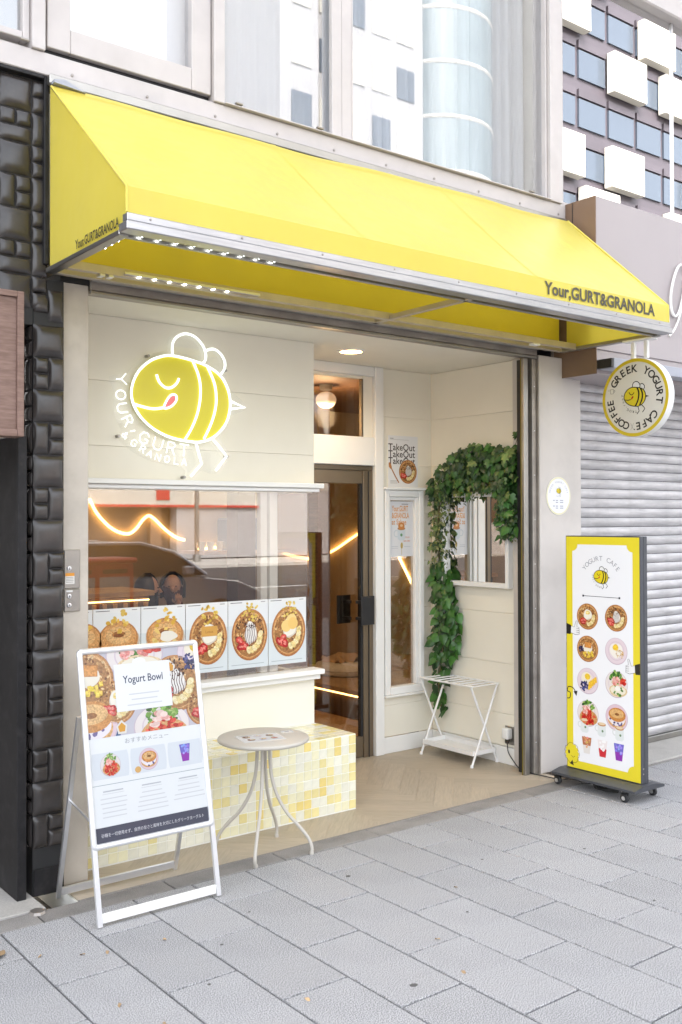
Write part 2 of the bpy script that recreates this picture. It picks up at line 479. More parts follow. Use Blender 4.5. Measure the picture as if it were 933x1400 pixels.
class Print:
    def __init__(s):
        s.v = []; s.f = []; s.c = []; s.k = 0; s.grain = 0.0
    def _add(s, vs, fs, col, lay):
        s.k += 1
        h = lay*0.00025 + (s.k % 40)*4e-6
        b = len(s.v)
        s.v += [(x, y, h) for x, y in vs]
        s.f += [tuple(i+b for i in f) for f in fs]
        s.c += [(*lin(col), s.grain)]*len(vs)
    def poly(s, pts, col, lay=1):
        s._add([tuple(p)[:2] for p in pts], [tuple(range(len(pts)))], col, lay)
    def rect(s, u0, v0, u1, v1, col, lay=1):
        s.poly([(u0, v0), (u1, v0), (u1, v1), (u0, v1)], col, lay)
    def ell(s, cu, cv, ru, rv, col, lay=1, rot=0.0, n=22, wob=0.0):
        c, q = math.cos(rot), math.sin(rot); pts = []
        for i in range(n):
            a = 2*PI*i/n
            k = 1+wob*math.sin(3*a+cu*50)+wob*0.6*math.sin(5*a+cv*70)
            x, y = ru*k*math.cos(a), rv*k*math.sin(a)
            pts.append((cu+x*c-y*q, cv+x*q+y*c))
        s.poly(pts, col, lay)
    def ring(s, cu, cv, r0, r1, col, lay=1, n=48, sy=1.0):
        vs = []; fs = []
        for i in range(n):
            a = 2*PI*i/n
            vs += [(cu+r0*math.cos(a), cv+sy*r0*math.sin(a)), (cu+r1*math.cos(a), cv+sy*r1*math.sin(a))]
        for i in range(n):
            j = (i+1) % n
            fs.append((2*i, 2*j, 2*j+1, 2*i+1))
        s._add(vs, fs, col, lay)
    def stroke(s, pts, wd, col, lay=1, closed=False):
        P = [Vector((p[0], p[1])) for p in pts]; n = len(P); vs = []; fs = []
        for i in range(n):
            if closed: t = P[(i+1) % n]-P[i-1]
            else: t = P[min(i+1, n-1)]-P[max(i-1, 0)]
            t.normalize(); q = Vector((-t.y, t.x))*wd/2
            vs += [tuple(P[i]+q), tuple(P[i]-q)]
        for i in range(n if closed else n-1):
            j = (i+1) % n
            fs.append((2*i, 2*i+1, 2*j+1, 2*j))
        s._add(vs, fs, col, lay)
    def text(s, t, cu, cv, size, col, lay=3, bold=0.0, rot=0.0, width=None, left=False):
        vs, fs, wd = text2d(t, bold)
        sx = size if width is None else width/max(wd, 1e-6)
        if left: cu += sx*wd/2
        c, q = math.cos(rot), math.sin(rot)
        out = []
        for x, y in vs:
            x *= sx; y *= size
            out.append((cu+x*c-y*q, cv+x*q+y*c))
        s._add(out, fs, col, lay)
    def arc(s, t, cu, cv, r, size, a0, a1, col, lay=3, bold=0.0, inward=False, sx=None):
        """letters spread on a circle from angle a0 to a1 (degrees, counter-clockwise from +u); feet towards the centre"""
        n = len(t)
        for i, ch in enumerate(t):
            if ch == ' ': continue
            a = math.radians(a0+(a1-a0)*(i/(n-1)))
            s_rot = a-PI/2
            vs, fs, wd = text2d(ch, bold)
            c, q = math.cos(s_rot), math.sin(s_rot)
            s._add([(cu+r*math.cos(a)+x*size*c-(y-0.36)*size*q, cv+r*math.sin(a)+x*size*q+(y-0.36)*size*c) for x, y in vs], fs, col, lay)
    def build(s, name, mat, parent, origin, ua, va, wloc=None, lift=0.0):
        ua = Vector(ua); va = Vector(va); na = ua.cross(va)
        o = Vector(origin)
        if wloc is None: wloc = WL[parent] if parent is not None else origin
        wl = Vector(wloc)
        me = bpy.data.meshes.new(name)
        me.from_pydata([tuple(o+ua*x+va*y+na*(h+lift)-wl) for x, y, h in s.v], [], s.f)
        at = me.color_attributes.new('Col', 'FLOAT_COLOR', 'POINT')
        for i, c in enumerate(s.c): at.data[i].color = c
        me.materials.append(M[mat])
        return _link(bpy.data.objects.new(name, me), parent, wl)

# the bee emblem, in units where its body is about 0.59 wide; origin at the body's middle
BEE = {
 'body': [(2491, 2467), (2612, 2454), (2712, 2429), (2794, 2381), (2839, 2307), (2850, 2230), (2833, 2151), (2794, 2093), (2737, 2046), (2661, 2020), (2575, 2022), (2479, 2038), (2396, 2071), (2327, 2120), (2281, 2180), (2262, 2241), (2270, 2304), (2304, 2370), (2361, 2423), (2420, 2452)],
 'stripe1': [(2618, 2451), (2655, 2369), (2665, 2282), (2649, 2183), (2612, 2094), (2567, 2024)],
 'stripe2': [(2709, 2426), (2750, 2344), (2762, 2268), (2756, 2201), (2730, 2122), (2686, 2038)],
 'wing1': [(2496, 2471), (2497, 2527), (2521, 2567), (2570, 2591), (2625, 2584), (2674, 2546), (2697, 2499), (2693, 2460), (2674, 2442)],
 'wing2': [(2699, 2515), (2744, 2528), (2788, 2508), (2816, 2466), (2814, 2427), (2794, 2398)],
 'eye': [(2404, 2360), (2420, 2322), (2455, 2296), (2491, 2299), (2521, 2323), (2535, 2350)],
 'mouth': [(2273, 2198), (2327, 2186), (2385, 2180), (2443, 2189)],
 'tongue': [(2446, 2191), (2467, 2235), (2491, 2260), (2517, 2260), (2520, 2234), (2497, 2205), (2467, 2189)],
 'sting': [(2856, 2252), (2944, 2223), (2856, 2210)],
 'leg1': [(2637, 2014), (2655, 1955), (2671, 1903), (2606, 1836)],
 'leg2': [(2739, 2040), (2788, 1993), (2826, 1950), (2759, 1870)]}
def bee2d(k):
    return [(x/1000-2.556, z/1000-2.243) for x, z in BEE[k]]
def print_bee(p, cu, cv, sc, lw, fill=(240, 218, 40), ink=(35, 32, 28), lay=2, letters=True):
    f = lambda k, kk=5, cl=False: [(cu+q.x*sc, cv+q.y*sc) for q in cr([(x, y, 0) for x, y in bee2d(k)], kk, cl)]
    for wg in ('wing1', 'wing2'):
        pts = f(wg)
        p.poly(pts, (250, 250, 248), lay); p.stroke(pts, lw, ink, lay+1)
    body = f('body', 4, True)
    p.poly(body, fill, lay+2)
    p.stroke(body, lw, ink, lay+4, True)
    a, b = f('stripe1'), f('stripe2')
    p.stroke(a, lw*2.0, ink, lay+3); p.stroke(b, lw*2.0, ink, lay+3)
    p.stroke(f('eye'), lw, ink, lay+3); p.stroke(f('mouth'), lw, ink, lay+3)
    p.poly(f('tongue', 4, True), (205, 50, 40), lay+4)
    p.poly([(cu+x*sc, cv+y*sc) for x, y in bee2d('sting')], ink, lay+3)
    for lg in ('leg1', 'leg2'): p.stroke([(cu+x*sc, cv+y*sc) for x, y in bee2d(lg)], lw, ink, lay+1)
    if letters:
        p.arc("Your,GURT", cu, cv, 0.345*sc, 0.085*sc, 172, 275, ink, lay+3)

def blob_bits(p, cu, cv, r, cols, n, size, rng, lay, a0=0, a1=360, r0=0.0):
    for _ in range(n):
        a = math.radians(rng.uniform(a0, a1)); q = r*math.sqrt(rng.uniform(r0*r0, 1))
        c = rng.choice(cols); j = rng.randint(-14, 14)
        p.ell(cu+q*math.cos(a), cv+q*math.sin(a), size*rng.uniform(0.6, 1.2), size*rng.uniform(0.45, 0.9),
              tuple(max(0, min(255, v+j)) for v in c), lay, rng.uniform(0, PI), 8, 0.08)

def dish(p, cu, cv, r, kind, seed, lay=3, sy=1.0, pale=0.0):
    rng = random.Random(seed)
    P2 = Print(); P2.grain = 1.0
    C = lambda c: tuple(int(v+(255-v)*pale) for v in c)
    wood, wood2 = C((176, 112, 60)), C((224, 172, 112))
    gran = [C(x) for x in ((172, 114, 62), (208, 158, 96), (138, 86, 48), (232, 196, 140), (190, 136, 76), (112, 68, 42))]
    straw = [C(x) for x in ((206, 44, 40), (180, 26, 32), (226, 88, 74), (238, 140, 126))]
    ban = [C(x) for x in ((248, 232, 180), (240, 216, 146))]
    def bowl(inner=C((168, 116, 66))):
        P2.ell(0, 0, 1, 1, wood, 0, n=36); P2.ell(0.015, 0.02, 0.965, 0.96, C((196, 136, 80)), 1, n=36); P2.ell(0, 0.0, 0.90, 0.89, wood2, 2, n=36); P2.ell(0, -0.03, 0.85, 0.83, inner, 3, n=36)
        for q in range(9): P2.stroke([(0.93*math.cos(t), 0.93*math.sin(t)) for t in [q*.7+.05*j for j in range(9)]], .012, C((170, 112, 62)), 4)
    def plate(c=C((236, 218, 226))):
        P2.ell(0, 0, 1, 1, C((206, 188, 200)), 0, n=36); P2.ell(0, 0.02, 0.96, 0.95, c, 1, n=36)
        P2.ring(0, 0.02, 0.66, 0.71, C((220, 202, 212)), 2)
    def bananas(n, a0, a1, r=.60):
        for i in range(n):
            t = math.radians(a0+(a1-a0)*i/(n-1)); x, y = r*math.cos(t), r*math.sin(t)
            P2.ell(x, y, .165, .125, C((222, 190, 120)), 9, t+.6); P2.ell(x-.01, y+.015, .15, .11, ban[i % 2], 10, t+.6, wob=.03)
            for j in range(3): P2.ell(x+.03*math.cos(j*2.1), y+.03*math.sin(j*2.1), .016, .012, C((190, 150, 84)), 11, n=6)
    def berries(cx, cy, n, spread):
        for i in range(n):
            x, y = cx+rng.uniform(-1, 1)*spread, cy+rng.uniform(-1, 1)*spread*.8; t = rng.uniform(-.9, .3)
            P2.ell(x, y, .20, .125, straw[1], 6, t, wob=.03); P2.ell(x, y+.012, .175, .10, straw[i % 3], 7, t, wob=.03); P2.ell(x, y+.01, .09, .04, straw[3], 8, t)
    if kind == 'straw':          # yogurt bowl with strawberries, banana
        bowl(); blob_bits(P2, 0, 0.05, 0.80, gran, 150, 0.065, rng, 4)
        P2.ell(0.05, 0.14, 0.40, 0.40, C((226, 214, 196)), 5, wob=0.06); P2.ell(0.04, 0.17, 0.37, 0.36, C((250, 244, 228)), 6, wob=0.06); P2.ell(0.05, 0.30, 0.20, 0.15, C((244, 214, 120)), 7, wob=0.06); P2.ell(0.03, 0.33, 0.10, 0.06, C((252, 236, 180)), 8)
        berries(-.42, -.36, 8, .20); bananas(6, -80, 5)
    elif kind == 'choc':
        bowl(); blob_bits(P2, 0, 0.1, 0.80, gran+[C((66, 36, 26)), C((50, 28, 22))], 170, 0.06, rng, 4)
        P2.ell(0.05, 0.06, 0.34, 0.44, C((222, 212, 204)), 5, wob=0.08); P2.ell(0.04, 0.09, 0.30, 0.40, C((250, 246, 240)), 6, wob=0.08)
        for i in range(6): P2.stroke([(-0.22+0.1*i+.03*math.sin(9*t), -.36+t*.8) for t in [j/7 for j in range(8)]], 0.03, C((78, 44, 36)), 8)
        blob_bits(P2, 0.05, 0.45, 0.35, [C((84, 46, 34)), C((60, 34, 26))], 30, 0.035, rng, 9)
        berries(-.44, -.30, 8, .20); bananas(7, -95, 0)
    elif kind == 'mango':
        bowl(); blob_bits(P2, 0.0, 0.1, 0.80, gran, 150, 0.065, rng, 4)
        P2.ell(0, 0.05, .46, .36, C((246, 238, 220)), 5, wob=.06)
        P2.poly([(-.30, .10), (.36, .06), (.40, .48), (-.26, .52)], C((196, 122, 56)), 6); P2.poly([(-.27, .13), (.33, .09), (.37, .45), (-.23, .49)], C((222, 150, 74)), 7)
        blob_bits(P2, -0.58, -0.06, 0.22, [C((40, 44, 92)), C((66, 70, 124)), C((24, 26, 60))], 26, 0.085, rng, 8)
        for i in range(14):
            x, y = rng.uniform(-.42, .55), rng.uniform(-.62, -.16); t = rng.uniform(-.3, .3)
            q = [(x+.11*math.cos(t+k*PI/2+.8), y+.13*math.sin(t+k*PI/2+.8)) for k in range(4)]
            P2.poly(q, C((236-rng.randint(0, 20), 178+rng.randint(0, 30), 52)), 8+i*.1); P2.poly([(x+(u-x)*.8, y+.02+(v-y)*.75) for u, v in q], C((250, 208+rng.randint(-8, 12), 84)), 8.05+i*.1)
    elif kind == 'cream':
        plate(); P2.ell(0, 0.05, 0.58, 0.55, C((252, 246, 236)), 3, wob=0.04); P2.ell(-0.05, 0.28, 0.26, 0.24, C((248, 206, 62)), 4, wob=0.05)
        blob_bits(P2, 0.32, -0.2, 0.36, [C((206, 164, 104)), C((228, 200, 150))], 40, 0.06, rng, 4)
    elif kind == 'fruit':
        plate(); P2.ell(-0.1, 0.25, 0.5, 0.42, C((250, 240, 216)), 3); P2.ell(-0.02, 0.34, 0.26, 0.24, C((248, 208, 60)), 4)
        blob_bits(P2, -0.36, -0.35, 0.38, [C((44, 48, 104)), C((72, 76, 136)), C((30, 32, 70))], 30, 0.11, rng, 5)
        for i in range(5): P2.poly([(0.02+0.16*i, -0.66+0.15*i), (0.24+0.16*i, -0.62+0.15*i), (0.26+0.14*i, 0.0+0.1*i), (0.10+0.14*i, -0.02+0.1*i)], C((250, 204-8*(i % 2), 58)), 5)
    elif kind in ('salad', 'tomato'):
        plate(C((240, 230, 226)))
        blob_bits(P2, 0, 0.45, 0.55, [C((72, 130, 40)), C((120, 170, 70)), C((50, 96, 34)), C((170, 200, 110))], 70, 0.13, rng, 3)
        if kind == 'tomato':
            P2.ell(0.05, -0.3, 0.85, 0.6, C((214, 160, 100)), 4, wob=0.03)
            blob_bits(P2, 0.05, -0.28, 0.62, [C((212, 48, 34)), C((232, 86, 60)), C((190, 30, 26))], 80, 0.12, rng, 5)
            blob_bits(P2, -0.1, 0.28, 0.3, [C((240, 170, 160)), C((250, 214, 204))], 16, 0.16, rng, 6)
        else:
            P2.ell(0.15, -0.45, 0.80, 0.45, C((232, 206, 160)), 4, wob=0.03); P2.ell(0.15, -0.42, 0.68, 0.34, C((246, 238, 216)), 5)
            blob_bits(P2, 0.0, 0.10, 0.42, [C((236, 140, 130)), C((246, 190, 180))], 22, 0.17, rng, 5)
            blob_bits(P2, 0.62, 0.24, 0.24, [C((206, 40, 34)), C((226, 70, 50))], 10, 0.16, rng, 6)
            blob_bits(P2, 0.15, -0.45, 0.4, [C((120, 170, 70)), C((80, 130, 50))], 14, 0.10, rng, 6); P2.ell(0.12, -0.28, 0.24, 0.18, C((252, 250, 246)), 7)
    elif kind in ('bagel', 'bagel2'):
        if kind == 'bagel': plate(C((232, 204, 214)))
        b1, b2 = C((206, 138, 70)), C((232, 184, 120))
        P2.ell(0, -0.18, 0.80, 0.58, C((222, 170, 108)), 3); P2.ell(0, -0.12, 0.76, 0.46, C((246, 238, 244)), 4, wob=0.05)
        blob_bits(P2, 0, -0.10, 0.58, [C((70, 60, 110)), C((110, 96, 150))], 16, 0.10, rng, 5)
        P2.ell(0.05, 0.22, 0.76, 0.52, b1, 6); P2.ell(0.03, 0.30, 0.62, 0.34, b2, 7); P2.ell(0.05, 0.26, 0.20, 0.10, C((150, 92, 44)), 8)
    elif kind == 'plainbagel':
        P2.ell(0, 0, 1.0, 0.86, C((196, 134, 76)), 1, n=32); P2.ell(0, 0.08, 0.9, 0.70, C((218, 160, 98)), 2, n=32)
        P2.ell(0, 0.18, 0.66, 0.42, C((232, 184, 124)), 3); P2.ell(0, 0.22, 0.34, 0.15, C((170, 108, 58)), 4); P2.ell(0, 0.17, 0.26, 0.09, C((140, 84, 44)), 5)
        blob_bits(P2, 0, 0, 0.8, [C((228, 178, 116)), C((206, 146, 84))], 40, 0.05, rng, 4)
    # copy into p
    b = len(p.v)
    for (x, y, h), c in zip(P2.v, P2.c):
        p.v.append((cu+x*r, cv+y*r*sy, lay*0.00025+h*0.5)); p.c.append(c)
    p.f += [tuple(i+b for i in f) for f in P2.f]

def cup(p, cu, cv, h, kind, lay=3):
    wd = h*0.36
    if kind == 'mug':
        p.ring(cu-wd*1.05, cv+h*0.05, h*0.16, h*0.24, (222, 226, 226), lay)
        p.poly([(cu-wd, cv-h*0.36), (cu-wd*0.6, cv-h*0.5), (cu+wd*0.6, cv-h*0.5), (cu+wd, cv-h*0.36), (cu+wd, cv+h*0.38), (cu-wd, cv+h*0.38)], (232, 238, 238), lay+1)
        p.ell(cu, cv+h*0.38, wd, h*0.14, (200, 140, 84), lay+2); p.ell(cu, cv+h*0.42, wd*0.8, h*0.10, (240, 216, 180), lay+3)
        p.ell(cu+wd*0.2, cv-h*0.1, h*0.09, h*0.09, (120, 150, 110), lay+3, n=12)
    else:
        top, bot = {'latte': ((190, 120, 84), (236, 230, 226)), 'berry': ((246, 236, 236), (214, 50, 62)), 'violet': ((120, 112, 206), (150, 60, 180))}[kind]
        p.poly([(cu-wd*0.62, cv-h*0.5), (cu+wd*0.62, cv-h*0.5), (cu+wd*0.8, cv), (cu-wd*0.8, cv)], bot, lay+1)
        p.poly([(cu-wd*0.8, cv), (cu+wd*0.8, cv), (cu+wd, cv+h*0.5), (cu-wd, cv+h*0.5)], top, lay+1)
        rng = random.Random(int(cu*1e4))
        for _ in range(14):
            p.ell(cu+rng.uniform(-.6, .6)*wd, cv+rng.uniform(-.1, .48)*h, wd*.22, h*.07, tuple(min(255, v+rng.randint(10, 70)) for v in top), lay+2, rng.uniform(0, 3), 7)

# ================================================================== SETTING
# ground sheet, road, kerb
g = MB().face([(-400, -400, -0.16), (400, -400, -0.16), (400, 400, -0.16), (-400, 400, -0.16)])
struct(mk('ground', g, 'concrete'))
struct(mk('road', MB().box(-120, 160, -22, -2.35, -0.30, -0.13), 'asphalt'))
lm = MB()
for i in range(24): lm.face([(-60+6*i, -12.1, -0.126), (-56.5+6*i, -12.1, -0.126), (-56.5+6*i, -11.95, -0.126), (-60+6*i, -11.95, -0.126)])
struct(mk('lane_marking', lm, 'roadpaint'))
kerb = MB()
for i in range(40): kerb.box(-12+i*0.9, -11.105+i*0.9+0.0, -2.5, -2.35, -0.3, 0.0, 0.012)
struct(mk('kerb', kerb, 'concrete'))
struct(mk('far_pavement', MB().box(-120, 160, -26.5, -22, -0.3, 0.0, 0.02), 'concrete'))

# near pavement: bedding sheet + one object per paver
pave = struct(mk('pavement', MB().box(-14, 26, -2.35, 4.0, -0.25, -0.024), 'joint'))
PW, PL, JX = 0.2795, 0.564, 0.0078
def paver_mesh(wd, ln):
    return MB().box(-wd/2, wd/2, -ln/2, ln/2, -0.06, 0.0, 0.0025).mesh('paver', 'paver')
pm_full = paver_mesh(PW-JX, PL-JX)
YT = 3.868                       # field stops at the border course
cuts = {}
for k in range(-34, 46):
    x0 = 1.886 + PW*k; xc = x0+PW/2
    off = 3.318 if k % 2 == 0 else 3.600
    y = off + 2*PL
    while y > -2.3:
        y1 = min(y, YT); y0 = max(y-PL, -2.33)
        y -= PL
        if y1-y0 < 0.02: continue
        # only the part of the field that this place can show
        if y1 < 1.2 or xc < -2.4 or xc > 8.6: continue
        ln = round(y1-y0, 3)
        if abs(ln-PL) < 0.003: me = pm_full
        else:
            if ln not in cuts: cuts[ln] = paver_mesh(PW-JX, ln-JX)
            me = cuts[ln]
        q = inst('paver', me, pave, (xc, (y0+y1)/2, random.uniform(-0.0012, 0.0012)))
        q.rotation_euler = (random.uniform(-.002, .002), random.uniform(-.002, .002), random.uniform(-.0015, .0015))
# beyond that, plain slab courses in one sheet
struct(mk('outer_pavement', MB().box(-14, -2.3, -2.34, 3.99, -0.06, -0.002).box(8.7, 26, -2.34, 3.99, -0.06, -0.002).box(-2.29, 8.69, -2.34, 1.0, -0.06, -0.002), 'paver'))
gum = MB().lathe([(0.0, .0012), (.010, .0011), (.013, .0)], (0, 0, 0), 'z', 9).mesh('gum_spot', 'pebble')
for gx, gy, gs in ((2.77, 3.52, 1.0), (2.30, 2.56, 1.2), (3.4, 3.3, .7), (1.95, 3.25, .6), (2.9, 2.9, .5), (3.9, 3.1, .7), (3.6, 2.5, .6), (2.2, 3.45, .5), (1.75, 3.0, .6)):
    inst('gum_spot', gum, pave, (gx, gy, .0008), None, (gs, gs*.8, 1))
bm_full = MB().box(-0.2885, 0.2885, -0.0615, 0.0615, -0.06, 0.0, 0.003).mesh('border_stone', 'border')
for i in range(-7, 13):
    q = inst('border_stone', bm_full, pave, (2.379+0.583*i+0.0015, 3.9325, random.uniform(-.002, .001)))

# ------------------------------------------------------------------ the cafe building
cafe = thing('cafe_building', 'cream-fronted cafe building with deep entrance alcove and white-framed upstairs windows', 'building', (3.3, 4.2, 0))

# alcove floor with herringbone planks
struct_floor = mk('alcove_floor', MB().box(1.70, 4.87, 4.0, 5.30, -0.12, -0.010), 'grout', cafe)
def clip(poly, ax, val, keep_less):
    out = []
    for i in range(len(poly)):
        a, b = poly[i], poly[(i+1) % len(poly)]
        ia = (a[ax] <= val) if keep_less else (a[ax] >= val)
        ib = (b[ax] <= val) if keep_less else (b[ax] >= val)
        if ia: out.append(a)
        if ia != ib:
            t = (val-a[ax])/(b[ax]-a[ax])
            out.append((a[0]+(b[0]-a[0])*t, a[1]+(b[1]-a[1])*t))
    return out
pw, pl, gp = 0.105, 0.63, 0.0004
c45, s45 = math.cos(PI/4), math.sin(PI/4)
nplank = 0
for n_ in range(-30, 40):
    for m_ in range(-4, 5):
        ox, oy = n_*pw + m_*2*pl*0, n_*pw
        # classic herringbone: translate (pw, pw) along the zigzag and (pl+pw.. ) across
        for o in (0, 1):
            if o == 0: r = (ox + m_*2*pl, oy, pl, pw)
            else: r = (ox + m_*2*pl + pl, oy + pw - pl, pw, pl)
            q = [(r[0]+gp, r[1]+gp), (r[0]+r[2]-gp, r[1]+gp), (r[0]+r[2]-gp, r[1]+r[3]-gp), (r[0]+gp, r[1]+r[3]-gp)]
            q = [(3.0 + x*c45 - y*s45, 4.6 + x*s45 + y*c45) for x, y in q]
            for ax, v, kl in ((0, 1.705, False), (0, 4.862, True), (1, 4.003, False), (1, 5.295, True)):
                if q: q = clip(q, ax, v, kl)
            if len(q) < 3: continue
            ar = abs(sum(q[k][0]*q[(k+1) % len(q)][1]-q[(k+1) % len(q)][0]*q[k][1] for k in range(len(q))))/2
            if ar < 4e-4: continue
            cx = sum(p[0] for p in q)/len(q); cy = sum(p[1] for p in q)/len(q)
            mb = MB()
            # local frame with the plank's length along local x
            ang = PI/4 if o == 0 else 3*PI/4
            ca, sa = math.cos(-ang), math.sin(-ang)
            loc = [((x-cx)*ca-(y-cy)*sa, (x-cx)*sa+(y-cy)*ca) for x, y in q]
            mb.prism(loc, lambda u, v, dd: (u, v, dd), -0.008, 0.0)
            me = mb.mesh('floor_plank', 'plank')
            ob = inst('floor_plank', me, struct_floor, (cx, cy, 0.0))
            ob.rotation_euler = (0, 0, ang)
            nplank += 1
bxp('floor_edge_trim', 'border', cafe, 1.70, 4.86, 3.985, 4.001, -0.05, 0.0015, 0.001)

# pillars and lintel
pil = mk('stone_pillar', MB().box(1.700, 1.832, 4.20, 4.72, 0.0, 2.655, 0.003), 'beige_pillar', cafe)
mk('pillar_cap', MB().box(1.698, 1.834, 4.195, 4.71, 2.656, 2.70), 'dark_gap', cafe)
lin_ = mk('lintel', MB().box(1.834, 4.83, 4.185, 4.30, 2.632, 2.70, 0.004), 'steel_dull', cafe)
mk('lintel_lip', MB().box(1.834, 4.83, 4.178, 4.20, 2.617, 2.630, 0.002).box(1.834, 4.83, 4.17, 4.1845, 2.672, 2.700, 0.003), 'steel', lin_)
# shutter guide on the right
gd = mk('shutter_guide', MB().box(4.722, 4.762, 4.205, 4.232, 0, 2.615, 0.002), 'steel', cafe)
mk('guide_slot', MB().box(4.7635, 4.7835, 4.225, 4.30, 0, 2.615), 'dark_gap', gd)
mk('guide_cover', MB().box(4.785, 4.822, 4.19, 4.30, 0, 2.615, 0.002), 'steel_dull', gd)
for i in range(9): mk('screw', MB().lathe([(0.0, -0.0022), (0.004, -0.0015), (0.004, 0.0)], (4.803, 4.19, 0.2+0.28*i), 'y', 8), 'alu', gd)
mk('guide_seal', MB().box(4.7195, 4.7215, 4.226, 4.2315, 0, 2.615), pm('old_yellow_seal', (0.22, 0.17, 0.02)), gd)
rp = mk('panel_pillar', MB().box(4.830, 5.235, 4.17, 4.40, 0, 2.64, 0.004), 'pillar_r', cafe)
mk('pillar_trim', MB().box(4.823, 4.8285, 4.175, 4.30, 0, 2.63), 'steel_dull', rp)

# ceiling, siding
mk('alcove_ceiling', MB().box(1.835, 4.875, 4.302, 5.36, 2.642, 2.70), 'ceil', cafe)
def boards(axis, pos, a0, a1, z0, z1, holes, name='siding_board', thick=0.014, mat='siding', lines=(0.325, 0.655, 0.985, 1.315, 1.648, 1.98, 2.31)):
    """horizontal cladding; axis 'y' : plane y=pos facing -y, a = x ; axis 'x' : plane x=pos facing -x, a = y"""
    zs = [z0]+[z for z in lines if z0 < z < z1]+[z1]
    for b0, b1 in zip(zs, zs[1:]):
        segs = [(a0, a1, b0, b1)]
        for (h0, h1, q0, q1) in holes:
            ns = []
            for (s0, s1, t0, t1) in segs:
                if h1 <= s0 or h0 >= s1 or q1 <= t0 or q0 >= t1: ns.append((s0, s1, t0, t1)); continue
                if h0 > s0: ns.append((s0, h0, t0, t1))
                if h1 < s1: ns.append((h1, s1, t0, t1))
                m0, m1 = max(s0, h0), min(s1, h1)
                if q0 > t0: ns.append((m0, m1, t0, q0))
                if q1 < t1: ns.append((m0, m1, q1, t1))
            segs = ns
        for (s0, s1, t0, t1) in segs:
            if s1-s0 < 0.004 or t1-t0 < 0.004: continue
            g_ = 0.0006
            if axis == 'y': bxp(name, mat, cafe, s0, s1, pos, pos+thick, t0+g_, t1-g_, 0.0014)
            else: bxp(name, mat, cafe, pos, pos+thick, s0, s1, t0+g_, t1-g_, 0.0022)
# emblem wall above the window
boards('y', 4.70, 1.90, 3.452, 1.815, 2.642, [])
mk('wall_core', MB().box(1.90, 3.45, 4.716, 4.80, 1.76, 2.64), 'cream', cafe)
mk('return_wall', MB().box(3.405, 3.450, 4.80, 5.20, 1.76, 2.64).box(3.405, 3.450, 4.80, 5.20, 0.0, 0.70), 'cream', cafe)
hd = mk('window_header', MB().box(1.88, 3.475, 4.630, 4.73, 1.786, 1.813, 0.003).box(1.88, 3.46, 4.655, 4.73, 1.764, 1.785, 0.003), 'white', cafe)
mk('wall_under_window', MB().box(1.90, 3.452, 4.70, 4.80, 0.0, 0.674, 0.003), 'cream', cafe)
mk('window_sill', MB().box(1.88, 3.475, 4.625, 4.74, 0.706, 0.735, 0.004).box(1.88, 3.463, 4.655, 4.74, 0.675, 0.7045, 0.003), 'white', cafe)
bw = mk('bay_window', MB().box(1.90, 1.94, 4.735, 4.775, 0.736, 1.763, 0.002).box(3.10, 3.145, 4.735, 4.775, 0.737, 1.763, 0.002).box(3.158, 3.212, 4.728, 4.775, 0.737, 1.763, 0.002), 'white', cafe)
mk('pane', MB().box(1.942, 3.412, 4.712, 4.718, 0.737, 1.763), 'glass', bw)
mk('side_pane', MB().box(3.406, 3.411, 4.72, 5.19, 0.737, 1.763), 'glass', bw)

# back of the alcove: door with transom, side window
dj = mk('door_casing', MB().box(4.316, 4.390, 5.17, 5.26, 0.0, 2.641, 0.004).box(3.452, 4.3155, 5.176, 5.26, 1.968, 2.160, 0.004).box(3.452, 4.3155, 5.176, 5.26, 2.575, 2.641, 0.004), 'white', cafe)
tw = mk('transom_window', MB().box(4.232, 4.3155, 5.200, 5.245, 2.1605, 2.5745, 0.003).box(3.452, 4.2315, 5.205, 5.245, 2.555, 2.5745, 0.002), 'cream', cafe)
mk('pane', MB().box(3.453, 4.2315, 5.222, 5.227, 2.1605, 2.5545), 'glass_door', tw)
mk('rail', MB().box(4.214, 4.231, 5.196, 5.2215, 2.162, 2.554, 0.002), 'bronze', tw)
door = mk('door', MB().box(3.453, 4.314, 5.200, 5.245, 1.935, 1.966, 0.002).box(3.453, 4.228, 5.205, 5.245, 1.845, 1.934, 0.003).box(4.230, 4.314, 5.198, 5.245, 0.0, 1.934, 0.003).box(3.453, 4.228, 5.205, 5.245, 0.004, 0.142, 0.003).box(3.453, 3.52, 5.205, 5.245, 0.143, 1.844, 0.003), 'bronze', cafe)
mk('pane', MB().box(3.521, 4.212, 5.222, 5.228, 0.143, 1.844), 'glass_door', door)
mk('gasket', MB().box(4.2125, 4.2285, 5.206, 5.24, 0.143, 1.844), 'dark_gap', door)
mk('handle', MB().box(4.150, 4.262, 5.120, 5.132, 0.900, 1.092, 0.003).box(4.165, 4.185, 5.132, 5.205, 0.93, 0.95).box(4.165, 4.185, 5.132, 5.205, 1.04, 1.06), 'black', door)
mk('inner_handle', MB().box(4.085, 4.20, 5.30, 5.312, 0.900, 1.092, 0.003).box(4.13, 4.15, 5.228, 5.30, 0.93, 0.95).box(4.13, 4.15, 5.228, 5.30, 1.04, 1.06), 'black', door)
mk('door_track', MB().box(4.270, 4.276, 5.1935, 5.198, 0.0, 1.93), 'dark_gap', door)
boards('y', 5.20, 4.392, 4.86, 0.112, 2.641, [(4.40, 4.758, 0.40, 1.806)])
sw = mk('side_window', MB().box(4.400, 4.440, 5.170, 5.235, 0.40, 1.806, 0.004).box(4.718, 4.758, 5.170, 5.235, 0.40, 1.806, 0.004).box(4.4405, 4.7175, 5.172, 5.235, 1.760, 1.806, 0.004).box(4.4405, 4.7175, 5.165, 5.235, 0.40, 0.452, 0.004), 'white', cafe)
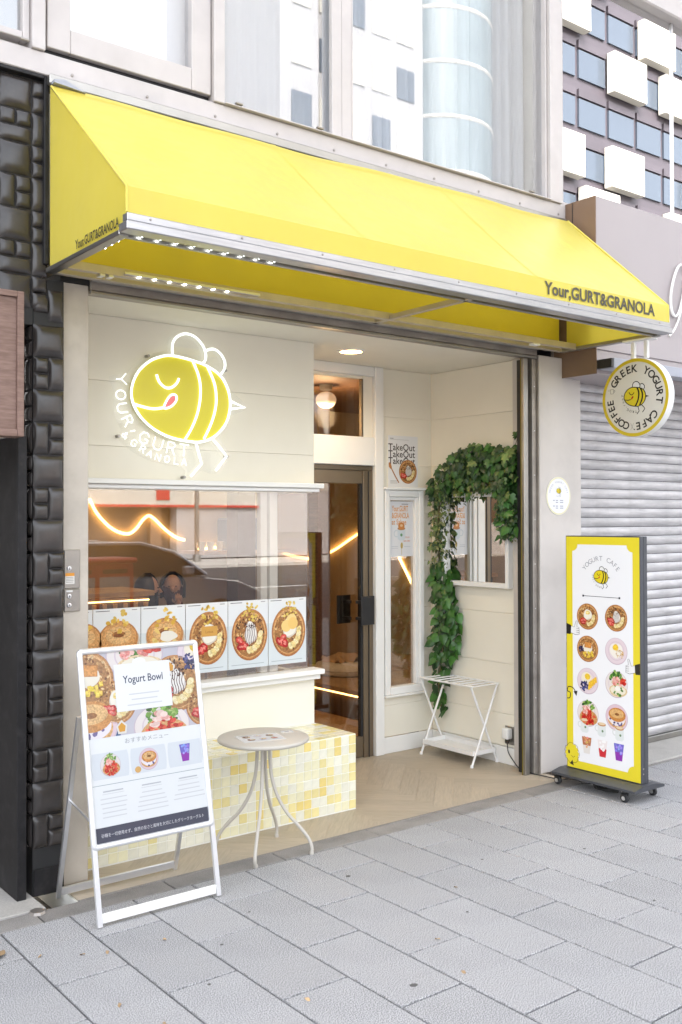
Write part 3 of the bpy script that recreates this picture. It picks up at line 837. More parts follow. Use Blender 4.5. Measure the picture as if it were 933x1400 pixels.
mk('inner_frame', MB().box(4.4405, 4.462, 5.185, 5.235, 0.453, 1.759, 0.003).box(4.69, 4.7175, 5.185, 5.235, 0.453, 1.759, 0.003).box(4.463, 4.689, 5.187, 5.235, 1.735, 1.759, 0.003), 'white', sw)
mk('pane', MB().box(4.4625, 4.6895, 5.213, 5.218, 0.453, 1.7345), 'glass', sw)
mk('top_moulding', MB().box(4.392, 4.766, 5.150, 5.199, 1.807, 1.826, 0.004), 'white', sw)
mk('sill_moulding', MB().box(4.392, 4.766, 5.150, 5.199, 0.385, 0.3995, 0.004), 'white', sw)
mk('skirting', MB().box(4.391, 4.8585, 5.186, 5.2, 0.0, 0.1105, 0.003), 'white', cafe)
# right wall of the alcove
boards('x', 4.860, 4.302, 5.199, 0.112, 2.641, [])
mk('wall_core', MB().box(4.8745, 4.98, 4.41, 5.36, 0.0, 2.64), 'cream', cafe)
mk('skirting', MB().box(4.846, 4.8595, 4.302, 5.185, 0.0, 0.1105, 0.003), 'white', cafe)

# interior room
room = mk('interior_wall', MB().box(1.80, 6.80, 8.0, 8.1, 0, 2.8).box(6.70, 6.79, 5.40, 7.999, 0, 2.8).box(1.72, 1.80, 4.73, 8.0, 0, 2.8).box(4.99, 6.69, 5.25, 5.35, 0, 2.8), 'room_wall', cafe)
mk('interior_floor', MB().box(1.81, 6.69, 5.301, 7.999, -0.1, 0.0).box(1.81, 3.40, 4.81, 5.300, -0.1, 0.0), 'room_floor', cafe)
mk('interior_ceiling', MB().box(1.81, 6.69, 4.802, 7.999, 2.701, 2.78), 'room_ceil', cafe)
mk('interior_column', MB().box(4.42, 4.60, 7.1, 7.28, 0, 2.70, 0.005), 'brown_dark', cafe)
mk('interior_column', MB().box(5.55, 5.70, 7.5, 7.65, 0, 2.70, 0.005), 'room_ceil', cafe)

# upstairs facade
mk('band', MB().box(0.4, 5.02, 4.120, 4.3, 3.515, 3.612, 0.004), 'winframe', cafe)
mk('flashing', MB().box(1.606, 5.00, 4.085, 4.12, 3.470, 3.513, 0.004), 'steel', cafe)
for i in range(12): mk('bolt', MB().lathe([(0.0, -0.006), (0.007, -0.004), (0.007, 0.0)], (1.0+0.36*i, 4.12, 3.545), 'y', 8), 'steel_dull', cafe)
mk('upper_wall', MB().box(0.4, 5.0, 4.95, 5.05, 2.8, 6.2).box(0.4, 5.0, 4.30, 4.95, 2.802, 2.9), 'cream', cafe)
mk('storey_slab', MB().box(0.4, 5.02, 4.10, 9.0, 6.2, 6.5, 0.01), 'winframe', cafe)
mk('sun_blocking_storeys', MB().box(0.4, 5.02, 4.3, 9.0, 6.501, 16.0), 'cream', cafe)  # unseen storeys, added so the facade and pavement stay out of direct sun
mk('side_wall', MB().box(0.30, 0.399, 4.62, 9.0, 0.0, 16.0), 'cream', cafe)
for i in range(3):
    uf = mk('storey_window', MB().box(0.7, 4.7, 4.24, 4.299, 7.2+2.9*i, 9.0+2.9*i), 'winframe', cafe)
    mk('pane', MB().box(0.8, 4.6, 4.23, 4.239, 7.3+2.9*i, 8.9+2.9*i), 'off_dark', uf)
mk('upper_mullion', MB().box(1.538, 1.596, 4.105, 4.25, 3.613, 6.2, 0.003), 'winframe', cafe)
mk('upper_mullion', MB().box(2.428, 2.487, 4.105, 4.25, 3.613, 6.2, 0.003), 'winframe', cafe)
mk('upper_mullion', MB().box(4.872, 4.985, 4.105, 4.25, 3.613, 6.2, 0.003), 'winframe', cafe)
def upper_window(x0, x1, z0, z1, fr, gmat, y=4.15):
    f = mk('upstairs_window', MB().box(x0, x0+fr, y-0.02, y+0.05, z0, z1, 0.003).box(x1-fr, x1, y-0.02, y+0.05, z0, z1, 0.003)
           .box(x0+fr+.0005, x1-fr-.0005, y-0.018, y+0.05, z0, z0+fr, 0.003).box(x0+fr+.0005, x1-fr-.0005, y-0.018, y+0.05, z1-fr, z1, 0.003), 'winframe', cafe)
    mk('pane', MB().box(x0+fr+.001, x1-fr-.001, y+0.014, y+0.02, z0+fr+.001, z1-fr-.001), gmat, f)
    return f
upper_window(0.42, 1.536, 3.650, 6.19, 0.03, 'glass_up')
f = upper_window(1.612, 2.424, 3.645, 6.19, 0.105, 'glass_up')
mk('sash_gap', MB().box(1.5975, 2.427, 4.16, 4.20, 3.6135, 3.644).box(1.5975, 1.611, 4.16, 4.20, 3.6445, 6.19), 'dark_gap', f)
upper_window(2.489, 3.215, 3.620, 6.19, 0.014, 'glass_up')
mk('meeting_stile', MB().box(3.150, 3.214, 4.120, 4.149, 3.615, 6.19, 0.003).box(3.216, 3.284, 4.124, 4.19, 3.616, 6.19, 0.003), 'winframe', cafe)
upper_window(3.286, 4.870, 3.620, 6.19, 0.014, 'glass_up')
mk('window_track', MB().box(2.4885, 4.871, 4.095, 4.1285, 3.6135, 3.6195, 0.001).box(2.4885, 4.871, 4.1285, 4.2, 3.613, 3.6192), 'winframe', cafe)
for x in (1.5, 2.56, 3.05, 4.68): mk('window_latch', MB().box(x-0.02, x+0.02, 4.085, 4.103, 3.622, 3.632, 0.002), 'steel_dull', cafe)
# blinds and curtains behind the upstairs glass
mk('roller_blind', MB().box(1.66, 2.42, 4.26, 4.266, 3.62, 6.1), 'blind', cafe)
mk('roller_blind', MB().box(0.5, 1.30, 4.26, 4.266, 3.62, 6.1), 'blind', cafe)
def curtain(x0, x1, amp, n, seed, y=4.42):
    rng = random.Random(seed); ph = [rng.uniform(0, 6) for _ in range(4)]
    def fn(u, v):
        x = x0+(x1-x0)*u
        return (x, y+amp*math.sin(2*PI*n*u+0.8*math.sin(7*u+ph[0]))+amp*0.5*math.sin(2*PI*n*2.3*u+ph[1]+v*0.8), 3.50+2.6*v)
    return mk('curtain', MB().grid(fn, int(n*9), 6), 'curtain', cafe, smooth=180)
curtain(3.32, 4.96, 0.030, 16, 3)
curtain(2.50, 3.315, 0.010, 6, 4, 4.46)
mk('upper_end_wall', MB().box(4.986, 5.02, 4.251, 4.949, 3.5, 6.19), 'cream', cafe)

# ================================================================== NEIGHBOURS
# left: wall and pier faced with black cushion-shaped tiles
def cushion(wd, ht, name):
    nn = 10
    def fn(u, v):
        a, b = abs(2*u-1), abs(2*v-1)
        h = (max(0, 1-a**3.0)**0.7)*(max(0, 1-b**3.0)**0.7)
        sq = lambda t: 0.5+0.5*math.copysign(abs(2*t-1)**0.75, 2*t-1)
        return ((sq(u)-0.5)*wd, -0.004-0.019*h*min(1, min(wd, ht)/0.10+0.1), (sq(v)-0.5)*ht)
    return MB().grid(fn, nn, nn).mesh(name, 'cushion', smooth=60)
TP = 0.1403
CU = {'big': cushion(TP-.004, TP-.004, 'big_tile'), 'tall': cushion(TP/2-.004, TP-.004, 'tall_tile'), 'small': cushion(TP/2-.004, TP/2-.004, 'small_tile'), 'wide': cushion(TP-.004, TP/2-.004, 'wide_tile')}
bl = thing('black_tile_wall', 'black cushion-tiled wall and pier next to the stone pillar', 'wall', (1.5, 4.2, 0))
mk('backing', MB().box(1.562, 1.697, 4.155, 4.60, 0.0, 2.645), 'dark_gap', bl)
mk('upper_backing', MB().box(0.40, 1.600, 4.155, 4.60, 2.55, 3.50).box(0.40, 1.560, 4.156, 4.6, 2.44, 2.5495), 'dark_gap', bl)
mk('edge_strip', MB().box(1.597, 1.618, 4.120, 4.30, 2.70, 3.512, 0.003).box(0.40, 1.596, 4.120, 4.155, 3.497, 3.5125, 0.002), 'blackpaint', bl)
mk('plinth', MB().box(1.566, 1.698, 4.145, 4.60, 0.001, 0.115, 0.003), 'blackpaint', bl)
def ctile(kind, x, z, side=False):
    if side: o = inst('cushion_tile', CU[kind], bl, (1.5635, x, z), Matrix.Rotation(-PI/2, 3, 'Z').to_quaternion())
    else: o = inst('cushion_tile', CU[kind], bl, (x, 4.157, z))
h = TP
zc = 2.445-TP/2
row = 0
while zc-TP/2 > 0.10:
    xa, xb = 1.5635+TP*0.25-0.002, 1.5635+TP*0.72-0.002
    if row % 2 == 0: ctile('big', 1.6285, zc)
    elif row % 4 == 1:
        ctile('small', 1.595, zc+h/4); ctile('small', 1.595, zc-h/4); ctile('tall', 1.664, zc)
    else:
        ctile('tall', 1.595, zc); ctile('small', 1.664, zc+h/4); ctile('small', 1.664, zc-h/4)
    for j in range(3):
        yy = 4.193+j*TP/2
        if (row+j) % 2 == 0: ctile('small', yy, zc+h/4, True); ctile('small', yy, zc-h/4, True)
        else: ctile('tall', yy, zc, True)
    zc -= TP; row += 1
# upper wall pattern (period 4 TP)
z = 3.492
for blk in range(9):
    col = 0
    for cx_ in [1.482-TP*1.5*i for i in range(5)]:
        ph = (blk + (i_ := int(round((1.482-cx_)/(TP*1.5))))*1) % 4
        zz = z-TP*blk
        if zz-TP < 2.44: continue
        c = zz-TP/2
        if ph in (0, 2): ctile('big', cx_, c)
        elif ph == 1:
            ctile('small', cx_-TP/4, c+h/4); ctile('small', cx_+TP/4, c+h/4); ctile('wide', cx_, c-h/4)
        else:
            ctile('tall', cx_-TP/4, c); ctile('small', cx_+TP/4, c+h/4); ctile('small', cx_+TP/4, c-h/4)
        if blk % 2 == 0: ctile('small', cx_+TP*0.75, c+h/4); ctile('small', cx_+TP*0.75, c-h/4)
        else: ctile('tall', cx_+TP*0.75, c)
ctile('small', 1.595, 2.53); ctile('tall', 1.66, 2.53)

# left shop's wooden sign box, dark door post and doorway
wb = thing('wooden_sign_box', 'walnut-coloured framed panel box mounted above the black door post', 'sign box', (1.2, 4.08, 1.945))
mk('panel', MB().box(0.75, 1.438, 4.014, 4.10, 1.975, 2.515), 'walnut', wb)
mk('frame', MB().box(1.439, 1.466, 4.0, 4.10, 1.945, 2.54, 0.002).box(0.75, 1.4385, 4.0, 4.10, 2.516, 2.54, 0.002).box(0.75, 1.4385, 4.0, 4.10, 1.945, 1.974, 0.002), 'walnut', wb)
mk('bracket', MB().box(1.0, 1.3, 4.10, 4.156, 2.46, 2.50), 'blackpaint', wb)
dp = thing('door_post', 'black steel door post standing beside the black cushion tiles', 'post', (1.5, 4.2, 0))
mk('post', MB().box(1.487, 1.527, 4.13, 4.44, 0.0, 1.96, 0.003), 'blackpaint', dp)
mk('metal_edge', MB().box(1.484, 1.4865, 4.435, 4.46, 0.0, 1.96), 'steel', dp)
lbld = thing('sun_blocking_building', 'unseen tall building mass added beyond the black tiled wall to block the sun', 'building', (-4, 5, 0))
mk('wall', MB().box(-12, 0.29, 4.4, 9.0, 0.0, 16.0), 'pale', lbld)  # out-of-view mass, added to keep direct sun off the pavement
for i in range(5):
    for j in range(4):
        uf = mk('window', MB().box(-11+2.8*j, -9.2+2.8*j, 4.34, 4.399, 1.0+2.9*i, 2.6+2.9*i), 'winframe', lbld)
        mk('pane', MB().box(-10.9+2.8*j, -9.3+2.8*j, 4.33, 4.339, 1.1+2.9*i, 2.5+2.9*i), 'off_dark', uf)
ld = thing('recessed_doorway', 'dark recessed doorway behind the black steel post', 'doorway', (1.2, 4.55, 0))
mk('door_leaf', MB().box(0.40, 1.527, 4.52, 4.58, 0.02, 2.44, 0.003), 'steel_dull', ld)
mk('threshold', MB().box(0.40, 1.56, 4.0, 4.60, -0.05, 0.006, 0.003), 'concrete', ld)
mk('pull_bar', MB().tube([(1.40, 4.47, 0.7), (1.40, 4.47, 1.4)], 0.012).tube([(1.40, 4.47, 0.75), (1.40, 4.525, 0.75)], 0.008).tube([(1.40, 4.47, 1.35), (1.40, 4.525, 1.35)], 0.008), 'steel', ld)
# small metal cover set in the pavement edge
tag(mk('floor_cap', MB().lathe([(0.001, 0.012), (0.030, 0.011), (0.036, 0.0)], (1.515, 3.975, 0.0), 'z', 8), 'steel_dull', None), 'small dark metal cap on the ground by the black door post', 'ground cap')

# right: shuttered shop under a mauve fascia
rb = thing('shuttered_shop', 'neighbouring shop with mauve fascia above a closed metal shutter', 'building', (6.4, 4.3, 0))
fa = mk('fascia', MB().box(5.056, 9.0, 3.90, 4.27, 2.665, 3.625, 0.002), 'mauve', rb)
mk('fascia_return', MB().box(5.048, 5.0555, 3.898, 4.235, 2.51, 3.626, 0.001), 'brown_side', rb)
mk('fascia_seam', MB().box(5.045, 5.0478, 4.075, 4.079, 2.7, 3.62), 'dark_gap', rb)
mk('fascia_tab', MB().box(5.03, 5.0475, 4.16, 4.235, 3.53, 3.60, 0.001), 'brown_side', rb)
mk('soffit', MB().box(5.056, 9.0, 3.91, 4.27, 2.512, 2.664), 'mauve', rb)
mk('trim_lip', MB().box(5.075, 9.0, 3.785, 3.8985, 2.535, 2.598, 0.003), 'lip', rb)
mk('trim_return', MB().box(5.052, 5.0745, 3.787, 3.8975, 2.538, 2.594, 0.002), 'black', rb)
# white script letter standing off the fascia
sg = [(5.99, 3.27), (5.955, 3.325), (5.90, 3.30), (5.845, 3.20), (5.815, 3.09), (5.825, 3.00), (5.865, 2.965), (5.91, 3.00), (5.95, 3.09), (5.985, 3.20), (5.995, 3.24), (5.975, 3.14), (5.93, 3.00), (5.87, 2.89), (5.80, 2.825)]
sc = mk('script_letter', MB().tube(cr([(x, 3.88, zz) for x, zz in sg], 6), 0.0075, 8).tube(cr([(x+0.012, 3.88, zz*0.985+0.05) for x, zz in sg[:11]], 6), 0.0045, 6), 'white', rb, smooth=60)
mk('script_letter', MB().tube(cr([(6.03, 3.88, 2.86), (6.06, 3.88, 2.93), (6.13, 3.88, 3.05), (6.2, 3.88, 3.02), (6.16, 3.88, 2.9), (6.24, 3.88, 2.86), (6.35, 3.88, 3.0)], 6), 0.0075, 8), 'white', rb, smooth=60)
for p_ in ((5.83, 3.02), (5.95, 3.32), (5.99, 3.2), (6.13, 3.05)): mk('letter_pin', MB().tube([(p_[0], 3.88, p_[1]), (p_[0], 3.901, p_[1])], 0.003, 6), 'alu', rb)
# shutter: one object per slat
def slat_mesh():
    prof = []
    for i in range(9):
        t = i/8
        prof.append((4.258-4.25-0.012*math.sin(PI*t)**0.8, t*0.0615))
    mb = MB()
    A = [mb.bm.verts.new((-1.85, y, zz)) for y, zz in prof]; B = [mb.bm.verts.new((1.85, y, zz)) for y, zz in prof]
    for i in range(8): mb.bm.faces.new((A[i], B[i], B[i+1], A[i+1]))
    C = [mb.bm.verts.new((-1.85, 0.016, 0)), mb.bm.verts.new((1.85, 0.016, 0)), mb.bm.verts.new((1.85, 0.016, 0.0615)), mb.bm.verts.new((-1.85, 0.016, 0.0615))]
    mb.bm.faces.new((A[0], C[0], C[1], B[0])); mb.bm.faces.new((A[8], B[8], C[2], C[3]))
    return mb.mesh('shutter_slat', 'shutter', smooth=50)
sm = slat_mesh()
for i in range(38): inst('shutter_slat', sm, rb, (7.09, 4.25, 0.055+i*0.065))
mk('bottom_bar', MB().box(5.24, 8.94, 4.24, 4.27, 0.012, 0.052, 0.003), 'steel', rb)
mk('shutter_backing', MB().box(5.238, 8.94, 4.2705, 4.32, 0.0, 2.55), 'dark_gap', rb)
mk('threshold', MB().box(5.24, 9.0, 3.90, 4.40, -0.1, 0.010, 0.004), 'concrete', rb)
mk('end_wall', MB().box(8.945, 9.4, 3.95, 4.6, 0, 2.55), 'mauve', rb)
# its upstairs window wall
uw = mk('upstairs_frame', MB().box(4.99, 5.025, 4.13, 4.28, 3.50, 6.4, 0.002).box(5.026, 9.0, 4.135, 4.28, 3.50, 3.64).box(5.026, 9.4, 4.09, 4.28, 5.19, 6.4, 0.01), 'winframe', rb)
for x0, x1 in ((5.026, 6.27), (6.29, 7.6), (7.62, 8.99)):
    mk('pane', MB().box(x0, x1, 4.17, 4.178, 3.641, 5.189), 'glass_r', uw)
mk('glazing_bar', MB().box(6.271, 6.289, 4.16, 4.19, 3.641, 5.189).box(7.601, 7.619, 4.16, 4.19, 3.641, 5.189), 'alu', uw)
mk('sun_blocking_storeys', MB().box(5.03, 14.0, 4.3, 9.0, 6.41, 16.0), 'mauve', rb)  # raised out of view as a sun block, like the storeys over the cafe
for i in range(3):
    uf = mk('storey_window', MB().box(5.6, 13.4, 4.24, 4.299, 7.2+2.9*i, 9.0+2.9*i), 'winframe', rb)
    mk('pane', MB().box(5.7, 13.3, 4.23, 4.239, 7.3+2.9*i, 8.9+2.9*i), 'off_dark', uf)
mk('side_bay', MB().box(9.41, 14.0, 4.0, 9.0, 0.0, 6.40), 'mauve', rb)
mk('upstairs_back', MB().box(5.03, 9.0, 4.6, 4.7, 2.7, 6.3), 'off_dark', rb)

# ================================================================== AWNING
aw = thing('yellow_awning', 'glossy yellow canopy with metal rail and dark lettering over the cafe entrance', 'awning', (3.3, 4.1, 2.67))
AX0, AX1, AYF, AYB = 1.61, 5.0, 3.35, 4.075
rngA = random.Random(5)
def top_pt(u, v):
    x = AX0+(AX1-AX0)*u
    yb, zb = AYB-0.0, 3.452+0.045*u
    y = AYF+(yb-AYF)*v; zz = 2.832+(zb-2.832)*v
    zz += 0.006*v*v*(math.sin(11*u+.6)+.6*math.sin(27*u))
    sag = 0.010*math.sin(PI*v)*(1+0.5*math.sin(9*u+1)) + 0.004*math.sin(23*u+3*v)*math.sin(PI*v)
    return (x, y, zz-sag)
cv = mk('canopy_top', MB().grid(top_pt, 40, 14), 'yellow', aw, smooth=180)
mk('valance', MB().grid(lambda u, v: (AX0+(AX1-AX0)*u, AYF-0.001-0.0015*math.sin(14*u), 2.732+0.10*v), 30, 2), 'yellow', aw, smooth=180)
for sx, nm in ((AX0, 'left'), (AX1, 'right')):
    def sp(u, v, sx=sx):
        # bottom edge y AYF..4.09, top edge along the slope
        y = AYF+(4.09-AYF)*u
        zt = 2.832+(3.452+(0.045 if sx > 3 else 0)-2.832)*u
        return (sx+0.004*math.sin(PI*u)*math.sin(PI*v)*(1 if sx > 3 else -1), y, 2.676+(zt-2.676)*v)
    mk('side_panel', MB().grid(sp, 12, 10), 'yellow', aw, smooth=180)
for su in (.335, .668):
    mk('seam', MB().grid(lambda a_, b_, su=su: tuple(Vector(top_pt(su+(a_-.5)*.008, b_))+Vector((0, -.0012, .0014))), 2, 14), 'yellow', aw, smooth=180)
mk('hem', MB().grid(lambda a_, b_: tuple(Vector(top_pt(a_, .955+.03*b_))+Vector((0, -.0012, .0014))), 40, 1), 'yellow', aw, smooth=180)
mk('inner_back', MB().box(AX0+0.02, AX1-0.02, 4.135, 4.14, 2.705, 3.42), 'yellow_in', aw)
mk('corner_welt', MB().tube([(AX0, AYF, 2.735), (AX0, AYF, 2.832), (AX0, AYB, 3.452)], 0.006, 6), 'yellow', aw, smooth=60)
mk('corner_welt', MB().tube([(AX1, AYF, 2.735), (AX1, AYF, 2.832), (AX1, AYB, 3.497)], 0.006, 6), 'yellow', aw, smooth=60)
rl = mk('front_rail', MB().box(AX0-0.004, AX1+0.004, AYF-0.012, AYF+0.03, 2.703, 2.7325, 0.003).box(AX0-0.010, AX1+0.012, AYF-0.022, AYF+0.05, 2.668, 2.7015, 0.004), 'rail', aw)
for i in range(9): mk('rivet', MB().lathe([(0.0, -0.003), (0.005, -0.002), (0.005, 0.0)], (1.70+0.40*i, AYF-0.012, 2.720), 'y', 8), 'steel_dull', rl)
mk('side_rail', MB().box(AX0-0.008, AX0+0.035, AYF+0.051, 4.12, 2.662, 2.683, 0.003), 'steel', aw)
mk('side_rail', MB().box(AX1-0.035, AX1+0.008, AYF+0.051, 4.12, 2.662, 2.683, 0.003), 'steel', aw)
mk('under_bar', MB().box(AX0+0.036, AX1-0.036, 3.985, 4.015, 2.662, 2.700, 0.002), 'bar', aw)
mk('under_bar', MB().box(AX0+0.036, AX1-0.036, AYF+0.075, AYF+0.095, 2.664, 2.690, 0.002), 'steel', aw)
mk('cross_bar', MB().box(3.425, 3.455, AYF+0.051, 3.984, 2.664, 2.690, 0.002).box(3.425, 3.455, 4.016, 4.134, 2.664, 2.690, 0.002), 'bar', aw)
mk('rear_bar', MB().box(AX0+0.02, AX1-0.02, 4.10, 4.134, 2.664, 2.704, 0.002), 'bar', aw)
for x in (AX0+0.25, AX0+0.95, 3.44, 4.2, AX1-0.25):
    mk('rafter', MB().tube([(x, AYF+0.03, 2.80), (x, 4.06, 3.40)], 0.010, 6), 'bar', aw)
mk('corner_patch', MB().prism([(1.612, 3.475), (1.66, 3.485), (1.755, 3.452), (1.612, 3.462)], lambda u, v, dd: (u, 4.06+dd, v), -0.012, 0.02), 'lip', aw)
# LED strips under the rails
ls = mk('led_channel', MB().box(1.66, 2.60, AYF+0.052, AYF+0.066, 2.676, 2.690, 0.001), 'alu', aw)
for i in range(9): mk('led_chip', MB().box(1.70+.075*i, 1.706+.075*i, AYF+.057, AYF+.063, 2.673, 2.676), 'led_cool', ls)
ls = mk('led_channel', MB().box(1.90, 2.60, 3.970, 3.984, 2.672, 2.684, 0.001), 'alu', aw)
for i in range(7): mk('led_chip', MB().box(1.97+.075*i, 1.976+.075*i, 3.974, 3.980, 2.669, 2.672), 'led_cool', ls)
ls = mk('led_channel', MB().box(1.646, 1.658, 3.43, 3.66, 2.672, 2.684, 0.001), 'alu', aw)
for i in range(4): mk('led_chip', MB().box(1.649, 1.655, 3.45+.06*i, 3.456+.06*i, 2.669, 2.672), 'led_cool', ls)
for x in (1.80, 1.84): mk('clip', MB().box(x-0.012, x+0.012, 3.978, 4.02, 2.650, 2.661, 0.002), 'alu', aw)
mk('clip', MB().box(4.56, 4.62, 3.978, 4.02, 2.650, 2.661, 0.002), 'white', aw)
# lettering
def solid_text(name, s_, mat, parent, origin, ua, va, size=None, width=None, thick=0.002, bold=0.0, spacing=None):
    vs, fs, wd = text2d(s_, bold)
    ua = Vector(ua); va = Vector(va); na = ua.cross(va); o = Vector(origin)
    sx = width/wd if width else size
    size = size or sx
    wl = WL[parent]
    me = bpy.data.meshes.new(name)
    me.from_pydata([tuple(o+ua*(x*sx)+va*(y*size)+na*thick-wl) for x, y in vs], [], fs)
    me.materials.append(M[mat])
    return _link(bpy.data.objects.new(name, me), parent, wl)
solid_text('lettering', 'Your,GURT&GRANOLA', 'ink', aw, (4.39, AYF-0.004, 2.755), (1, 0, 0), (0, 0, 1), size=0.090, width=0.945, thick=0.0006, bold=0.026)
solid_text('lettering', 'Your,GURT&GRANOLA', 'ink', aw, (AX0-0.006, 3.605, 2.694), (0, -1, 0), (0, 0, 1), size=0.052, width=0.40, thick=0.001, bold=0.022)

# ================================================================== EMBLEM SIGNS
ne = thing('neon_bee_sign', 'glowing white neon bee sign with yellow body on the cream wall', 'neon sign', (2.55, 4.69, 1.8))
NY = 4.655
P3 = lambda k: [(x/1000, NY, zz/1000) for x, zz in BEE[k]]
back = [(2147, 2330), (2236, 2348), (2270, 2388), (2361, 2459), (2467, 2497), (2479, 2557), (2527, 2600), (2588, 2612), (2662, 2588), (2706, 2538), (2775, 2540), (2833, 2485), (2833, 2407), (2865, 2320), (2971, 2227), (2865, 2175), (2839, 2106), (2800, 2049), (2858, 1951), (2768, 1854), (2674, 1868), (2612, 1812), (2563, 1811), (2575, 1876), (2408, 1903), (2281, 1951), (2197, 2019), (2213, 2062), (2174, 2142), (2169, 2265)]
mk('backing_plate', MB().prism([(q.x/1000, q.y/1000) for q in cr([(x, zz, 0) for x, zz in back], 3, True)], lambda u, v, dd: (u, 4.672+dd, v), 0.0, 0.005), 'acrylic', ne)
mk('body_panel', MB().prism([(q.x, q.z) for q in cr(P3('body'), 4, True)], lambda u, v, dd: (u, 4.664+dd, v), 0.0, 0.004), 'neon_fill', ne)
mk('tongue_panel', MB().prism([(q.x, q.z) for q in cr(P3('tongue'), 4, True)], lambda u, v, dd: (u, 4.659+dd, v), 0.0, 0.004), 'neon_tongue', ne)
TR = 0.0070
mk('neon_tube', MB().tube(cr(P3('body'), 5, True), TR, 8, True), 'neon', ne, smooth=180)
for k in ('stripe1', 'stripe2', 'wing1', 'wing2', 'eye', 'mouth'):
    mk('neon_tube', MB().tube(cr(P3(k), 5), TR, 8), 'neon', ne, smooth=180)
mk('neon_tube', MB().tube(cr(P3('tongue'), 4, True), TR*0.85, 8, True), 'neon', ne, smooth=180)
for k in ('sting', 'leg1', 'leg2'):
    mk('neon_tube', MB().tube(P3(k), TR, 8), 'neon', ne, smooth=180)
GL = {'Y': [[(-.5, .5), (0, 0), (.5, .5)], [(0, 0), (0, -.5)]], 'O': [[(.42*math.cos(a*PI/6), .48*math.sin(a*PI/6)) for a in range(13)]], 'U': [[(-.4, .5), (-.4, -.2), (-.2, -.46), (.2, -.46), (.4, -.2), (.4, .5)]],
      'R': [[(-.35, -.5), (-.35, .5), (.15, .5), (.35, .3), (.15, .02), (-.33, .02)], [(.05, .02), (.4, -.5)]], 'G': [[(.38, .32), (.1, .5), (-.25, .42), (-.42, 0), (-.25, -.42), (.15, -.48), (.4, -.25), (.4, -.02), (.1, -.02)]],
      'T': [[(-.42, .5), (.42, .5)], [(0, .5), (0, -.5)]], 'A': [[(-.4, -.5), (0, .5), (.4, -.5)], [(-.25, -.12), (.25, -.12)]], 'N': [[(-.38, -.5), (-.38, .5), (.38, -.5), (.38, .5)]], 'L': [[(-.3, .5), (-.3, -.5), (.38, -.5)]],
      '&': [[(.45, -.5), (-.2, .25), (-.05, .5), (.15, .3), (-.35, -.15), (-.25, -.45), (.1, -.45), (.42, -.05)]], ',': [[(.1, .1), (-.1, -.25)]]}
def neon_letter(ch, x, zz, s_, rot, r):
    c, q = math.cos(rot), math.sin(rot)
    mb = MB()
    for pl_ in GL[ch]:
        mb.tube([(x+(a*c-b*q)*s_, NY+0.004, zz+(a*q+b*c)*s_) for a, b in pl_], r, 6)
    mk('neon_letter', mb, 'neon', ne, smooth=180)
for ch, (x, zz), rot in zip('YOUR,GURT', [(2208, 2320), (2205, 2239), (2213, 2172), (2243, 2110), (2275, 2062), (2335, 2026), (2414, 1998), (2491, 1980), (2567, 1971)], (-85, -88, -80, -62, -50, -28, -18, -12, -5)):
    neon_letter(ch, x/1000, zz/1000, 0.056 if ch in 'YOUR,' and x < 2300 else 0.062, math.radians(rot), 0.0036)
for ch, (x, zz), rot in zip('&GRANOLA', [(2230, 2037), (2278, 1997), (2327, 1968), (2367, 1946), (2414, 1930), (2467, 1921), (2521, 1915), (2567, 1911)], (-48, -38, -30, -24, -16, -10, -5, -2)):
    neon_letter(ch, x/1000, zz/1000, 0.036, math.radians(rot), 0.0027)
for x, zz in ((2.365, 2.455), (2.83, 2.42), (2.20, 2.03), (2.84, 1.95), (2.575, 1.83)):
    mk('standoff', MB().lathe([(0.008, 0.0), (0.008, 0.034)], (x, 4.665, zz), 'y', 8), 'steel', ne)

# round hanging sign, face towards -x
rs = thing('round_hanging_sign', 'round white and yellow hanging disc sign reading GREEK YOGURT CAFE under the awning end', 'sign', (4.97, 3.545, 2.66))
RC = Vector((4.950, 3.548, 2.318)); RR = 0.232
mk('disc', MB().lathe([(RR-.004, 0.0), (RR, 0.004), (RR, 0.052), (RR-.004, 0.056)], (4.952, 3.548, 2.318), 'x', 64), 'white', rs, smooth=40)
for y in (3.483, 3.573): mk('hanger', MB().box(4.966, 4.990, y-0.012, y+0.012, 2.545, 2.664, 0.002), 'white_metal', rs)
mk('hanger_plate', MB().box(4.945, 5.012, 3.43, 3.63, 2.650, 2.6615, 0.002), 'white_metal', rs)
p = Print()
p.ell(0, 0, RR-.002, RR-.002, (244, 240, 228), 0, n=64)
p.ring(0, 0, RR*0.905, RR*0.992, (232, 205, 40), 1, 72)
INK = (42, 38, 36)
p.arc('GREEK YOGURT CAFE', 0, 0, RR*0.745, RR*0.27, 147, -82, INK, 2, 0.022)
p.arc('COFFEE', 0, 0, RR*0.745, RR*0.27, 250, 186, INK, 2, 0.022)
# cup and spoon marks
a = math.radians(163); cu, cv_ = RR*0.72*math.cos(a), RR*0.72*math.sin(a)
p.stroke([(cu-.012, cv_+.014), (cu-.010, cv_-.012), (cu+.010, cv_-.012), (cu+.012, cv_+.014), (cu-.012, cv_+.014)], .0022, INK, 2)
p.ring(cu+.016, cv_+.002, .004, .0062, INK, 2, 14)
for k in (-.006, 0, .006): p.stroke([(cu+k-.022, cv_+.004), (cu+k-.022, cv_+.016)], .0012, (120, 116, 110), 2)
a = math.radians(264); cu, cv_ = RR*0.74*math.cos(a), RR*0.74*math.sin(a)
p.stroke([(cu-.010, cv_-.020), (cu+.010, cv_+.020)], .002, (140, 134, 126), 2); p.stroke([(cu+.010, cv_-.020), (cu-.010, cv_+.020)], .002, (140, 134, 126), 2); p.ell(cu+.016, cv_-.018, .004, .004, INK, 2, n=10)
